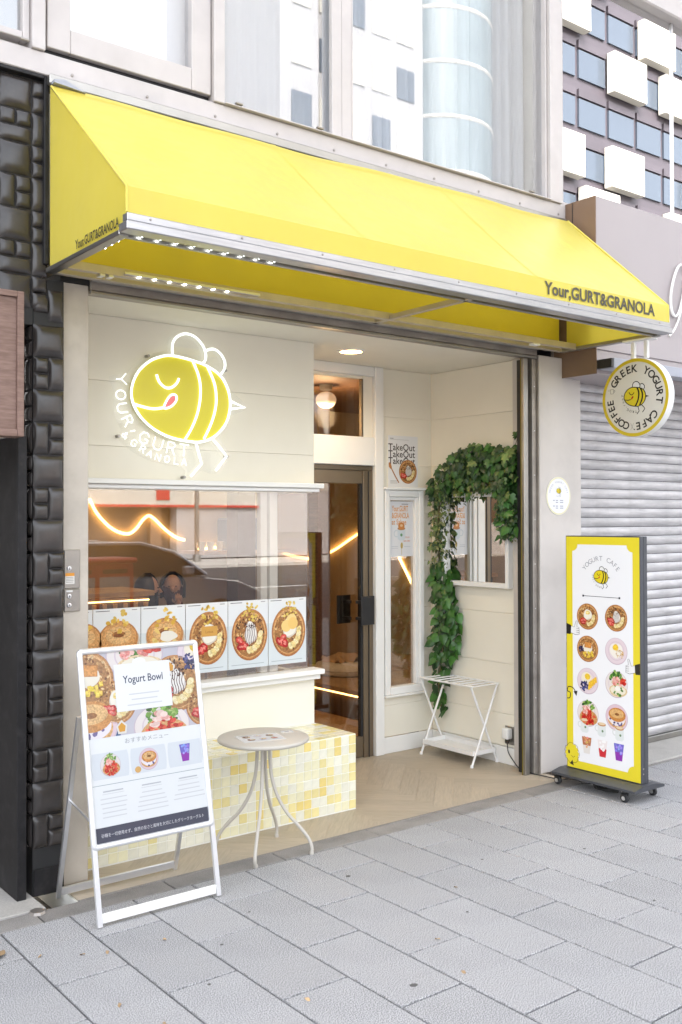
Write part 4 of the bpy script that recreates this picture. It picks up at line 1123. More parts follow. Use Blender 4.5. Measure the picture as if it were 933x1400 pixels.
print_bee(p, 0.002, 0.004, RR*1.10, 0.0048, lay=2)
p.build('face_print', 'signface', rs, (4.9505, 3.548, 2.318), (0, -1, 0), (0, 0, 1))

# oval sticker on the right pillar
ov = thing('oval_plaque', 'small white oval notice with yellow rim on the beige pillar', 'notice', (5.0, 4.17, 1.63))
mk('plate', MB().prism([(0.118*math.cos(2*PI*i/40), 0.122*math.sin(2*PI*i/40)) for i in range(40)], lambda u, v, dd: (5.003+u, 4.166+dd, 1.751+v), 0, 0.003), 'white', ov)
p = Print()
p.ell(0, 0, .116, .120, (246, 240, 190), 0, n=40); p.ell(0, 0, .108, .112, (250, 250, 252), 1, n=40)
p.arc('GREEK YOGURT CAFE', 0, 0.0, .090, .017, 165, 15, (160, 160, 175), 2)
print_bee(p, 0.0, 0.032, 0.075, 0.0012, letters=False)
p.text('Your,GURT', 0, -.004, .010, (150, 150, 160), 2)
for yy in (-.032, -.045, -.068, -.081):
    for x0, x1 in ((-.055, -.038), (-.028, -.006), (.012, .045)):
        if x0 < -.05 and yy in (-.045, -.081): continue
        p.rect(x0, yy, x1, yy+.006, (176, 178, 192), 2)
p.build('face_print', 'print', ov, (5.003, 4.1655, 1.751), (1, 0, 0), (0, 0, 1))

# key switch plates on the left pillar
for nm, z0, z1, lab in (('a', 1.302, 1.472, 'steel key-switch plate with orange warning sticker on the stone pillar'), ('b', 1.200, 1.298, 'lower steel switch plate with two keyholes on the stone pillar')):
    kp = thing('switch_plate', lab, 'switch plate', (1.752, 4.20, z0))
    mk('plate', MB().box(1.716, 1.789, 4.190, 4.2005, z0, z1, 0.002), 'steel', kp)
    for zz in ((1.39,) if nm == 'a' else (1.268, 1.228)):
        mk('keyhole', MB().lathe([(0.0, -0.006), (0.009, -0.005), (0.011, 0.0)], (1.738, 4.190, zz), 'y', 14), 'alu', kp, smooth=40)
        mk('key_slot', MB().box(1.7365, 1.7395, 4.1825, 4.1845, zz-.005, zz+.005), 'dark_gap', kp)
    p = Print()
    if nm == 'a':
        p.rect(0, 0, .042, .048, (240, 238, 232), 0); p.rect(0, .034, .042, .048, (236, 160, 60), 1)
        for i in range(4): p.rect(.003, .006+.007*i, .038, .009+.007*i, (170, 165, 160), 1)
        p.build('sticker', 'print', kp, (1.720, 4.1895, 1.322), (1, 0, 0), (0, 0, 1))
    else:
        p.rect(0, 0, .03, .008, (235, 235, 232), 0)
        p.build('sticker', 'print', kp, (1.724, 4.1895, 1.286), (1, 0, 0), (0, 0, 1))

# ================================================================== TILED BENCH
be = thing('tiled_bench', 'low bench covered in small yellow and cream mosaic tiles', 'bench', (2.65, 4.5, 0))
mk('bench_core', MB().box(1.86, 3.4485, 4.3122, 4.699, 0.0, 0.4138), 'grout', be)
TS = 0.0508
rngT = random.Random(11)
keys = ['tile_a', 'tile_b', 'tile_c', 'tile_d']
tile_f = {k: MB().box(-TS/2+.0017, TS/2-.0017, -0.006, 0.0, -TS/2+.0017, TS/2-.0017, 0.0012).mesh('mosaic_tile', k) for k in keys}
tile_t = {k: MB().box(-TS/2+.0017, TS/2-.0017, -TS/2+.0017, TS/2-.0017, 0.0, 0.006, 0.0012).mesh('mosaic_tile', k) for k in keys}
pick = lambda: rngT.choices(keys, (36, 22, 36, 6))[0]
cnt = 0
front = []
for i in range(31):
    for j in range(8):
        front.append((3.45-TS*(i+.5), 0.412-TS*(j+.5)))
for x, zz in front:
    if cnt < 248: inst('mosaic_tile', tile_f[pick()], be, (x, 4.316, zz)); cnt += 1
topm = {k: MB() for k in keys}
for j in range(7):
    for i in range(31):
        x, y = 3.45-TS*(i+.5), 4.312+TS*(j+.5)
        k = pick()
        if cnt < 300 and j < 2 and i < 30: inst('mosaic_tile', tile_t[k], be, (x, y, 0.410)); cnt += 1
        else: topm[k].box(x-TS/2+.0017, x+TS/2-.0017, y-TS/2+.0017, min(y+TS/2-.0017, 4.698), 0.410, 0.416, 0.0012)
# remaining top tiles: one joined part
tm = bpy.data.meshes.new('mosaic_top')
bmj = bmesh.new()
for ki, k in enumerate(keys):
    me = topm[k].mesh('t', k, WL[be])
    n0 = len(bmj.faces)
    bmj.from_mesh(me); bmj.faces.ensure_lookup_table()
    for f_ in bmj.faces[n0:]: f_.material_index = ki
    bpy.data.meshes.remove(me)
bmj.to_mesh(tm); bmj.free()
for k in keys: tm.materials.append(M[k])
ob = _link(bpy.data.objects.new('mosaic_top', tm), be, WL[be]); ob['kind'] = 'stuff'
side = [(4.312+TS*(j+.5), 0.412-TS*(i+.5)) for j in range(7) for i in range(8)]
mb = MB()
for y, zz in side: mb.box(3.446, 3.4505, y-TS/2+.0017, y+TS/2-.0017, zz-TS/2+.0017, zz+TS/2-.0017)
ob = mk('mosaic_end', mb, 'tile_a', be); ob['kind'] = 'stuff'

# ================================================================== WINDOW POSTERS
def poster_strip(x0, x1, kind, seed, lab):
    z0, z1 = 0.775, 1.152
    wd = x1-x0
    o = thing('window_poster', lab, 'poster', ((x0+x1)/2, 4.71, z0), 'menu posters along the shop window')
    mk('sheet', MB().box(x0+.0008, x1-.0008, 4.7085, 4.7105, z0, z1), 'white', o)
    p = Print()
    p.rect(0.001, 0.001, wd-.001, z1-z0-.001, (224, 231, 232), 0); p.rect(0.001, .24, wd-.001, z1-z0-.001, (238, 240, 240), 1)
    p.rect(0.001, z1-z0-.022, wd-.001, z1-z0-.001, (242, 242, 240), 2); p.rect(.014, z1-z0-.013, .09, z1-z0-.009, (120, 120, 118), 3); p.rect(wd-.05, z1-z0-.013, wd-.02, z1-z0-.009, (150, 150, 146), 3)
    r = 0.118; cu, cv_ = wd/2+.008, .185
    rg = random.Random(seed)
    if kind in ('bagelA', 'bagelB'):
        p.ell(cu, cv_+.02, .115, .10, (206, 190, 170), 2, wob=.03)
        dish(p, cu, cv_+.035, .108, 'plainbagel', seed, 3)
        if kind == 'bagelB': p.ell(cu+.02, cv_+.03, .05, .028, (246, 240, 226), 6, wob=.08); blob_bits(p, cu-.01, cv_+.02, .07, [(240, 216, 150), (230, 196, 110)], 16, .018, rg, 5)
        blob_bits(p, cu, cv_+.12, .06, [(226, 180, 70), (240, 206, 110)], 14, .014, rg, 5)
    else:
        dish(p, cu, cv_, r, {'mango2': 'straw', 'choc': 'choc', 'honey': 'straw'}[kind], seed, 3, 1.22)
        if kind == 'mango2': p.rect(cu-.045, cv_+.01, cu+.055, cv_+.065, (222, 168, 82), 9); p.text('Lotus', cu+.005, cv_+.028, .022, (170, 110, 40), 10)
        if kind == 'honey':
            for k in range(5): p.ell(cu+rg.uniform(-.02, .03), cv_+.03+rg.uniform(-.03, .04), .035, .035, (250, 232-6*k, 170-12*k), 9+k*.2, n=14)
        blob_bits(p, cu, cv_+.128, .055, [(226, 190, 80), (240, 210, 110), (200, 160, 60)], 22, .011, rg, 9)
    p.rect(.02, .020, wd-.03, .023, (168, 176, 178), 3)
    p.build('print', 'print_window', o, (x0, 4.7080, z0), (1, 0, 0), (0, 0, 1))
poster_strip(2.078, 2.340, 'bagelA', 1, 'window poster of a plain brown bagel')
poster_strip(2.342, 2.602, 'bagelB', 2, 'window poster of a cream-filled bagel')
poster_strip(2.604, 2.866, 'mango2', 3, 'window poster of a bowl topped with a square biscuit')
poster_strip(2.868, 3.132, 'choc', 4, 'window poster of a bowl with strawberries and striped chocolate sauce')
poster_strip(3.134, 3.398, 'honey', 5, 'window poster of a bowl topped with a pale yellow scoop')
poster_strip(1.945, 2.076, 'bagelA', 6, 'narrow poster strip at the window edge by the stone pillar')

# ================================================================== ALCOVE POSTERS
tp = thing('takeout_poster', 'white poster printed TakeOut three times with a bowl and wooden spoon', 'poster', (4.585, 5.2, 1.805))
mk('sheet', MB().box(4.448, 4.724, 5.1955, 5.198, 1.828, 2.185), 'white', tp)
p = Print()
W_, H_ = .276, .357
p.rect(.0005, .0005, W_-.0005, H_-.0005, (246, 246, 246), 0)
p.rect(.018, H_-.028, .19, H_-.0265, (150, 150, 150), 1); p.rect(.018, H_-.022, .05, H_-.018, (120, 120, 120), 1)
for i in range(3): p.text('TakeOut', W_/2-.012, H_-.102-.0475*i, .066, (52, 38, 36), 1, 0.01, width=.246)
dish(p, .182, .108, .083, 'choc', 21, 4, 1.0)
p.poly([(.004, .165), (.014, .172), (.030, .150), (.034, .134), (.020, .124), (.006, .140)], (196, 134, 78), 3); p.stroke([(.026, .134), (.060, .082), (.098, .030)], .009, (186, 122, 66), 3)
for i in range(3): p.rect(.020, .026+.008*i, .085, .0285+.008*i, (170, 168, 166), 1)
p.build('print', 'print', tp, (4.448, 5.1950, 1.828), (1, 0, 0), (0, 0, 1))
vp = thing('cafe_poster', 'white poster with orange lettering and a coffee mug behind the side window frame', 'poster', (4.575, 5.21, 1.335))
mk('sheet', MB().box(4.4635, 4.688, 5.2085, 5.2105, 1.345, 1.730), 'white', vp)
p = Print(); W_, H_ = .2245, .385
ORG = (232, 160, 82)
p.rect(.0005, .0005, W_-.0005, H_-.0005, (238, 238, 240), 0)
p.text('Your,GURT', W_*.46, H_-.070, .056, ORG, 1, .02, width=.150); p.text('&GRANOLA', W_*.48, H_-.118, .056, ORG, 1, .02, width=.158); p.text('at Sakae', W_*.42, H_-.162, .052, ORG, 1, .014, width=.135)
p.rect(.118, H_-.022, .180, H_-.018, (90, 90, 90), 1)
p.ring(.070, .160, .018, .026, (214, 222, 228), 2); p.poly([(.080, .125), (.095, .112), (.135, .112), (.150, .125), (.152, .195), (.078, .195)], (220, 228, 234), 3); p.ell(.115, .150, .011, .011, (110, 160, 110), 4, n=14); p.ell(.115, .195, .036, .012, (196, 140, 90), 4)
p.ell(.115, .214, .030, .024, (214, 140, 70), 5); p.ell(.115, .216, .013, .009, (244, 206, 160), 6); p.ell(.118, .076, .011, .022, (196, 170, 96), 3); p.rect(.1155, .012, .1195, .06, (206, 184, 120), 2)
p.text('2022.8.1', .165, .128, .016, (226, 120, 60), 2, width=.055); p.text('NEW OPEN', .165, .102, .016, (226, 120, 60), 2, .01, width=.06)
for yy in (.058, .070): p.rect(.025, yy, .085, yy+.002, (170, 176, 190), 2)
p.rect(.14, .068, .20, .070, (170, 176, 190), 2)
p.build('print', 'print', vp, (4.4635, 5.2080, 1.345), (1, 0, 0), (0, 0, 1))

# ================================================================== MIRROR, IVY, RACK, SOCKET, DOWNLIGHT
mi = thing('wall_mirror', 'rectangular wall mirror in a deep white frame under the ivy', 'mirror', (4.86, 4.745, 1.15))
fy0, fy1, fz0, fz1, ft = 4.425, 5.060, 1.150, 1.785, 0.030
mk('frame', MB().box(4.812, 4.8595, fy0, fy0+ft, fz0, fz1, .002).box(4.812, 4.8595, fy1-ft, fy1, fz0, fz1, .002).box(4.8125, 4.8595, fy0+ft+.0003, fy1-ft-.0003, fz0, fz0+ft, .002).box(4.8125, 4.8595, fy0+ft+.0003, fy1-ft-.0003, fz1-ft, fz1, .002), 'white', mi)
mk('mirror_glass', MB().box(4.846, 4.852, fy0+ft+.0005, fy1-ft-.0005, fz0+ft+.0005, fz1-ft-.0005), 'mirror', mi)

iv = thing('ivy_garland', 'lush green ivy garland arching over the mirror and hanging to the plant rack', 'plant', (4.85, 4.9, 0.3))
def leaf_mesh(kind, mat):
    if kind == 'ivy': o = [(0, 0), (.30, -.12), (.52, .12), (.36, .30), (.50, .58), (.22, .58), (0, 1.0)]
    elif kind == 'heart': o = [(0, .06), (.20, -.06), (.42, .08), (.46, .34), (.30, .66), (.12, .88), (0, 1.05)]
    else: o = [(0, 0), (.18, .2), (.24, .5), (.12, .85), (0, 1.0)]
    mb = MB()
    c0 = mb.bm.verts.new((0, .36, .02)); 
    def hgt(x, y): return -.30*abs(x) - .25*(y-.3)**2
    for sgn in (1, -1):
        vs = [mb.bm.verts.new((sgn*x, y, hgt(x, y))) for x, y in o]
        for a_, b_ in zip(vs, vs[1:]):
            mb.bm.faces.new((c0, a_, b_) if sgn > 0 else (c0, b_, a_))
    me = mb.mesh('leaf', mat, smooth=50)
    return me
LV = {k: [leaf_mesh(kind, m) for kind, m in lst] for k, lst in {'top': [('ivy', 'leaf1'), ('ivy', 'leaf1'), ('ivy', 'leaf1'), ('ivy', 'leaf2'), ('ivy', 'leaf2'), ('ivy', 'leaf3'), ('heart', 'leaf1')], 'low': [('heart', 'leaf2'), ('heart', 'leaf1'), ('heart', 'leaf2')], 'var': [('ivy', 'leaf3'), ('ivy', 'leaf1'), ('small', 'leaf4')], 'pale': [('small', 'leaf4'), ('small', 'leaf4'), ('small', 'leaf3')]}.items()}
# centre line of the garland on the wall: y, z, radius, depth, kind, count
seg = [(4.42, 1.96, .085, .10, 'top', 40), (4.50, 1.99, .10, .13, 'top', 60), (4.60, 2.00, .11, .14, 'top', 75), (4.72, 1.99, .12, .15, 'top', 80), (4.84, 1.95, .13, .15, 'top', 80), (4.96, 1.90, .11, .13, 'top', 60),
       (4.60, 1.89, .10, .15, 'top', 55), (4.76, 1.86, .09, .14, 'top', 50), (4.46, 1.87, .08, .12, 'top', 40), (4.42, 1.80, .08, .13, 'top', 46), (4.42, 1.68, .075, .13, 'top', 42), (4.43, 1.58, .06, .12, 'top', 30), (4.44, 1.50, .04, .10, 'low', 10), (4.38, 1.48, .03, .07, 'pale', 8),
       (4.37, 2.02, .07, .17, 'top', 40), (4.36, 1.93, .07, .19, 'top', 46), (4.35, 1.84, .06, .19, 'top', 40), (4.35, 1.74, .055, .18, 'top', 34), (4.35, 1.64, .05, .17, 'top', 28), (4.36, 1.55, .04, .15, 'low', 14),
       (5.05, 1.82, .11, .12, 'top', 55), (5.08, 1.72, .10, .11, 'var', 48), (5.09, 1.60, .085, .10, 'var', 42), (5.08, 1.50, .08, .09, 'var', 36), (5.09, 1.40, .08, .09, 'var', 36), (5.08, 1.30, .085, .09, 'var', 34),
       (5.06, 1.22, .09, .10, 'low', 30), (5.03, 1.12, .10, .10, 'low', 34), (4.99, 1.03, .115, .11, 'low', 38), (4.98, .93, .12, .12, 'low', 40), (5.00, .83, .12, .12, 'low', 38), (5.03, .73, .11, .11, 'low', 34), (5.06, .63, .09, .10, 'low', 26),
       (5.07, .53, .06, .08, 'low', 12), (5.08, .44, .06, .08, 'low', 12), (5.07, .36, .05, .07, 'low', 9), (5.05, .28, .04, .05, 'low', 5),
       (4.70, 1.80, .06, .13, 'pale', 40), (4.82, 1.78, .06, .12, 'pale', 44), (4.94, 1.76, .06, .11, 'pale', 44), (4.58, 1.81, .05, .12, 'pale', 26), (5.06, 1.56, .05, .10, 'pale', 28), (5.06, 1.44, .05, .10, 'pale', 26), (5.00, 1.66, .05, .09, 'pale', 24)]
rngL = random.Random(23)
allv = []
for (y, zz, r, dep, kind, n) in seg:
    for _ in range(n):
        a = rngL.uniform(0, 2*PI); q = r*math.sqrt(rngL.random())
        yy, z2 = y+q*math.cos(a), zz+q*math.sin(a)
        rim = 1-(q/r)**2*0.6
        x = 4.852-0.02-rngL.random()*dep*rim
        if yy < 4.312: continue
        if yy > 5.13: yy = 5.13-rngL.random()*0.05
        s_ = {'top': rngL.uniform(.030, .070), 'low': rngL.uniform(.040, .080), 'var': rngL.uniform(.022, .050), 'pale': rngL.uniform(.014, .026)}[kind]
        out = Vector((-1.0, rngL.uniform(-.7, .5), rngL.uniform(-.1, .8))).normalized()
        tip = Vector((rngL.uniform(-.3, .1), math.cos(a)*.5+rngL.uniform(-.6, .6), -0.75+rngL.uniform(-.5, .6)))
        tip = (tip-out*tip.dot(out)).normalized()
        sd = tip.cross(out)
        rot = Matrix((sd, tip, out)).transposed()
        depth_front = 4.852-x
        allv.append((s_*(1+depth_front), rngL.choice(LV[kind]), Vector((x, yy, z2)), rot, s_))
# a stray shoot at the top
for t in range(5):
    pass
allv.sort(key=lambda q: -q[0])
for i, (k, me, pos, rot, s_) in enumerate(allv[:296]):
    inst('leaf', me, iv, pos, rot.to_quaternion(), (s_, s_, s_))
sv, sf, smi = [], [], []
mats = ['leaf1', 'leaf2', 'leaf3', 'leaf4']
for (k, me, pos, rot, s_) in allv[296:]:
    b = len(sv)
    sv += [tuple(rot @ (v.co*s_)+pos-WL[iv]) for v in me.vertices]
    mi_ = [M[x] for x in mats].index(me.materials[0])
    for pg in me.polygons: sf.append(tuple(b+v for v in pg.vertices)); smi.append(mi_)
fm = bpy.data.meshes.new('foliage'); fm.from_pydata(sv, [], sf)
for x in mats: fm.materials.append(M[x])
for pg, k in zip(fm.polygons, smi): pg.material_index = k; pg.use_smooth = True
ob = _link(bpy.data.objects.new('foliage', fm), iv, WL[iv]); ob['kind'] = 'stuff'
mk('stem', MB().tube(cr([(4.83, 4.36, 1.55), (4.82, 4.42, 1.85), (4.80, 4.60, 1.97), (4.80, 4.85, 1.95), (4.81, 5.04, 1.80), (4.82, 5.09, 1.5), (4.82, 5.06, 1.2), (4.80, 4.98, .95), (4.80, 5.03, .7), (4.80, 5.07, .45), (4.81, 5.05, .27)], 5), .006, 6), 'stem', iv)
mk('stem', MB().tube(cr([(4.83, 4.42, 1.98), (4.83, 4.385, 2.06), (4.83, 4.36, 2.12), (4.83, 4.365, 2.16)], 5), .0025, 5), 'stem', iv)
for yy, z2 in ((4.365, 2.165), (4.36, 2.15)):
    inst('leaf', LV['top'][2], iv, (4.825, yy, z2), Matrix(((0, 1, 0), (.3, 0, 1), (-1, 0, .3))).transposed().to_quaternion(), (.045, .045, .045))

rk = thing('plant_rack', 'white folding metal plant rack with slatted top and lower tray', 'rack', (4.725, 4.79, 0))
RX0, RX1, RY0, RY1, RH = 4.600, 4.845, 4.553, 5.035, 0.520
for y in (RY0, RY1):
    mk('leg', MB().tube([(RX0, y, 0.004), (RX1-.004, y, RH)], .0075, 8), 'white_metal', rk, smooth=60)
    mk('leg', MB().tube([(RX1, y+.012, 0.004), (RX0+.004, y+.012, RH)], .0075, 8), 'white_metal', rk, smooth=60)
    for x in (RX0, RX1):
        mk('foot', MB().lathe([(.011, 0), (.011, .012), (.008, .018)], (x, y+(.012 if x == RX1 else 0), 0), 'z', 10), 'white_metal', rk)
mk('top_rail', MB().tube([(RX0, RY0-.01, RH), (RX0, RY1+.02, RH)], .0065, 8), 'white_metal', rk)
mk('top_rail', MB().tube([(RX1, RY0-.01, RH), (RX1, RY1+.02, RH)], .0065, 8), 'white_metal', rk)
for i in range(8):
    y = RY0+(RY1-RY0)*i/7
    mk('top_slat', MB().box(RX0, RX1, y-.008, y+.008, RH-.003, RH+.003), 'white_metal', rk)
mk('tray', MB().box(RX0+.02, RX1-.02, RY0+.012, RY1-.002, .070, .074).box(RX0+.016, RX0+.02, RY0+.012, RY1-.002, .070, .100).box(RX1-.02, RX1-.016, RY0+.012, RY1-.002, .070, .100).box(RX0+.016, RX1-.016, RY0+.0075, RY0+.0115, .070, .100).box(RX0+.016, RX1-.016, RY1-.0015, RY1+.0025, .070, .100), 'white_metal', rk)

ol = thing('wall_socket', 'grey weatherproof wall socket low on the alcove wall beside the guide rail', 'socket', (4.86, 4.455, .13))
mk('back_plate', MB().box(4.8505, 4.8595, 4.41, 4.498, .132, .250, .003), 'steel', ol)
mk('hood', MB().box(4.800, 4.850, 4.428, 4.482, .172, .243, .010, seg=3), 'white', ol, smooth=40)
mk('plug', MB().box(4.812, 4.842, 4.443, 4.467, .145, .1715, .005), 'black', ol)
cd_pts = [(4.827, 4.455, .150), (4.825, 4.445, .09), (4.82, 4.40, .045), (4.80, 4.33, .012), (4.78, 4.24, .006), (4.79, 4.12, .006), (4.80, 4.03, .006), (4.87, 3.93, .006), (4.84, 3.84, .006), (4.90, 3.78, .02), (4.86, 3.70, .008), (4.82, 3.64, .012), (4.88, 3.60, .03), (4.87, 3.55, .09)]
tag(mk('power_cord', MB().tube(cr(cd_pts, 6), .0035, 6), 'cord', None, smooth=60), 'thin black power cord running from the wall socket to the lightbox sign', 'cord')
cc = [(4.86+.06*math.cos(t*1.1)+.01*math.sin(3*t), 3.70+.10*math.sin(t*1.1+.3), .008+.004*(t % 4)) for t in range(26)]
tag(mk('coiled_cord', MB().tube(cr(cc, 4), .0035, 6), 'cord', None, smooth=60), 'tangle of black cable lying under the lightbox sign base', 'cord')

dl = thing('downlight', 'round recessed warm downlight in the cream alcove ceiling', 'ceiling light', (3.795, 4.78, 2.64))
mk('rim', MB().lathe([(.068, 0.0), (.070, -.006), (.084, -.004), (.086, .002)], (3.795, 4.78, 2.6405), 'z', 32), 'white', dl, smooth=40)
mk('lamp_disc', MB().lathe([(0.0, -.0015), (.0675, -.0015)], (3.795, 4.78, 2.6405), 'z', 32), emat('downlight_glow', (1.0, 0.80, 0.52), 1.2), dl)
lt = bpy.data.lights.new('lamp_light', 'SPOT'); lt.energy = 3.5; lt.color = (1.0, .82, .58); lt.spot_size = math.radians(150); lt.spot_blend = .8; lt.shadow_soft_size = .06
lo = bpy.data.objects.new('lamp_light', lt); _link(lo, dl, (3.795, 4.78, 2.62))

# ================================================================== TABLE
tb = thing('round_bistro_table', 'small round greige metal bistro table with four curved legs', 'table', (2.660, 4.03, 0))
TC = Vector((2.652, 4.030, 0))
mk('table_top', MB().lathe([(0.0, .534), (.212, .534), (.219, .538), (.222, .545), (.220, .552), (.212, .556), (0.0, .556)], (TC.x, TC.y, 0), 'z', 56), 'table', tb, smooth=50)
mk('collar', MB().lathe([(.045, .515), (.045, .534)], (TC.x, TC.y, 0), 'z', 20), 'table', tb)
for fx, fy in ((2.490, 4.215), (2.505, 3.872), (2.815, 3.858), (2.830, 4.180)):
    dv = Vector((fx-TC.x, fy-TC.y, 0)); L_ = dv.length; dv.normalize()
    path = [(.030, .530), (.032, .46), (.040, .37), (.066, .28), (.115, .195), (.172, .135), (.215, .085), (.236, .04), (L_, .0)]
    mk('leg', MB().tube(cr([TC+dv*a+Vector((0, 0, b)) for a, b in path], 5), .0085, 8), 'table', tb, smooth=60)
    mk('foot', MB().lathe([(.0105, 0), (.0105, .010), (.0088, .014)], (fx, fy, 0), 'z', 10), 'table', tb)
def flat_sheet(name, label, cat, c, ang, wd, dp, drawing, base=.5565):
    o = thing(name, label, cat, (c[0], c[1], base))
    ua = Vector((math.cos(ang), math.sin(ang), 0)); va = Vector((-math.sin(ang), math.cos(ang), 0))
    cc_ = Vector((c[0], c[1], base))
    mk('sheet', MB().prism([(-wd/2, -dp/2), (wd/2, -dp/2), (wd/2, dp/2), (-wd/2, dp/2)], lambda u, v, dd: cc_+ua*u+va*v+Vector((0, 0, dd)), 0.0, .0012), 'white', o)
    p = Print(); drawing(p)
    p.build('print', 'print_gloss', o, cc_+Vector((0, 0, .0014)), ua, va)
def menu(p):
    p.rect(-.104, -.074, .104, .074, (244, 243, 245), 0)
    for i, (x, y, k) in enumerate(((-.06, .03, 'choc'), (0, .035, 'cream'), (.06, .03, 'mango'), (-.055, -.03, 'straw'), (.005, -.03, 'fruit'), (.06, -.028, 'tomato'))): dish(p, x, y, .020, k, 40+i, 2, pale=.12)
    p.rect(-.09, .058, -.02, .062, (120, 120, 120), 1)
flat_sheet('menu_sheet', 'white menu sheet with food pictures lying on the round table', 'menu', (2.620, 4.010), -.22, .210, .150, menu)
def card(p):
    p.rect(-.030, -.022, .030, .022, (246, 246, 247), 0); p.rect(-.010, -.005, .010, .006, (130, 134, 140), 1)
flat_sheet('price_card', 'tiny white card lying near the edge of the round table', 'card', (2.800, 4.045), -.3, .062, .046, card)

# ================================================================== A-BOARD
ab = thing('sandwich_board', 'white and silver sandwich board with Yogurt Bowl menu poster', 'sandwich board', (1.92, 3.85, 0))
AL, AR = 1.640, 2.202
sl_ = lambda s: Vector((0, 3.675+(3.882-3.675)*s/1.072, s))      # point up the front slope at height s
def leg(name, x, z0, z1, y0, y1, mat='silver', wd=.020, dp=.014):
    a = Vector((x, y0, z0)); b = Vector((x, y1, z1)); t = (b-a).normalized(); nrm = Vector((0, t.z, -t.y))
    mb = MB()
    mb.prism([(-wd/2, -dp/2), (wd/2, -dp/2), (wd/2, dp/2), (-wd/2, dp/2)], lambda u, v, dd: a+(b-a)*dd+Vector((u, 0, 0))+nrm*v, 0, 1)
    return mk(name, mb, mat, ab)
for x in (AL+.012, AR-.012): leg('leg', x, .003, .30, sl_(.003).y, sl_(.30).y)
for x in (AL+.004, AR-.004): leg('back_leg', x, .003, .80, 4.078, 3.862, 'alu', .018, .014)
mk('foot_bar', MB().box(AL+.0225, AR-.0225, sl_(.03).y-.006, sl_(.03).y+.008, .014, .050, .002), 'white_metal', ab)
mk('back_bar', MB().box(AL+.0135, AR-.0135, 4.062, 4.076, .014, .046, .002), 'alu', ab)
mk('stay', MB().tube([(AL+.006, sl_(.40).y+.01, .40), (AL+.006, 3.96, .44)], .005, 6), 'alu', ab)
mk('stay', MB().tube([(AR-.006, sl_(.40).y+.01, .40), (AR-.006, 3.96, .44)], .005, 6), 'alu', ab)
# poster panel on the slope
o0 = Vector((AL, sl_(.285).y, .285)); vA = (sl_(1.072)-sl_(.285)); HL = vA.length; vA.normalize()
uA = Vector((1, 0, 0)); nA = uA.cross(vA)
WB = AR-AL
pt = lambda u, v, dd=0: o0+uA*u+vA*v+nA*dd
mk('panel', MB().prism([(.012, .012), (WB-.012, .012), (WB-.012, HL-.012), (.012, HL-.012)], lambda u, v, dd: pt(u, v, dd), -.012, -.002), 'white', ab)
rr_ = .0125
fr = MB()
fr.tube([pt(rr_, .028), pt(rr_, HL-.022)], rr_, 10).tube([pt(WB-rr_, .028), pt(WB-rr_, HL-.022)], rr_, 10)
fr.tube([pt(.024, rr_), pt(WB-.024, rr_)], rr_, 10).tube([pt(.024, HL-rr_), pt(WB-.024, HL-rr_)], rr_, 10)
for cu, cv_ in ((rr_, HL-rr_), (WB-rr_, HL-rr_), (rr_, rr_), (WB-rr_, rr_)):
    su, sv_ = (1 if cu < .1 else -1), (1 if cv_ < .1 else -1)
    fr.tube([pt(cu, cv_+sv_*.016), pt(cu, cv_+sv_*.006), pt(cu+su*.002, cv_+sv_*.002), pt(cu+su*.006, cv_), pt(cu+su*.016, cv_)], rr_*1.06, 10)
mk('snap_frame', fr, 'silver', ab, smooth=60)
p = Print()
u0, u1, v0, v1 = .022, WB-.022, .022, HL-.022
p.rect(u0, v0, u1, v1, (246, 249, 250), 0)
vt = v1-.345
p.rect(u0, vt, u1, v1, (206, 204, 214), 1)
class Clip(Print): pass
ph = Print()
rg = random.Random(77)
def dsh(cu, cv_, r, k, seed, sy=1.0): dish(ph, u0+cu, vt+cv_*1.13, r*1.06, k, seed, 2, sy, .10)
dsh(.02, .215, .105, 'mango', 51); dsh(.015, .055, .115, 'bagel', 52); dsh(.235, .285, .125, 'salad', 53, .75); dsh(.415, .165, .115, 'choc', 54)
dsh(.135, .12, .085, 'straw', 55); dsh(.335, .015, .125, 'tomato', 56, .7); dsh(.525, .27, .085, 'fruit', 57); dsh(.545, .07, .085, 'straw', 58)
for x, y, c in ((.395, .255, (222, 160, 62)), (.150, .028, (226, 164, 56))): ph.poly([(u0+x-.024, vt+y+.01), (u0+x, vt+y+.034), (u0+x+.024, vt+y+.01), (u0+x+.018, vt+y-.022), (u0+x-.018, vt+y-.022)], (240, 236, 226), 6); ph.poly([(u0+x-.017, vt+y+.008), (u0+x, vt+y+.024), (u0+x+.017, vt+y+.008), (u0+x+.012, vt+y-.014), (u0+x-.012, vt+y-.014)], c, 7)
for x, y in ((.455, .27), (.115, .02)): ph.poly([(u0+x-.04, vt+y+.02), (u0+x+.045, vt+y+.05), (u0+x+.02, vt+y-.045), (u0+x-.02, vt+y-.02)], (74, 104, 150), 1.6)
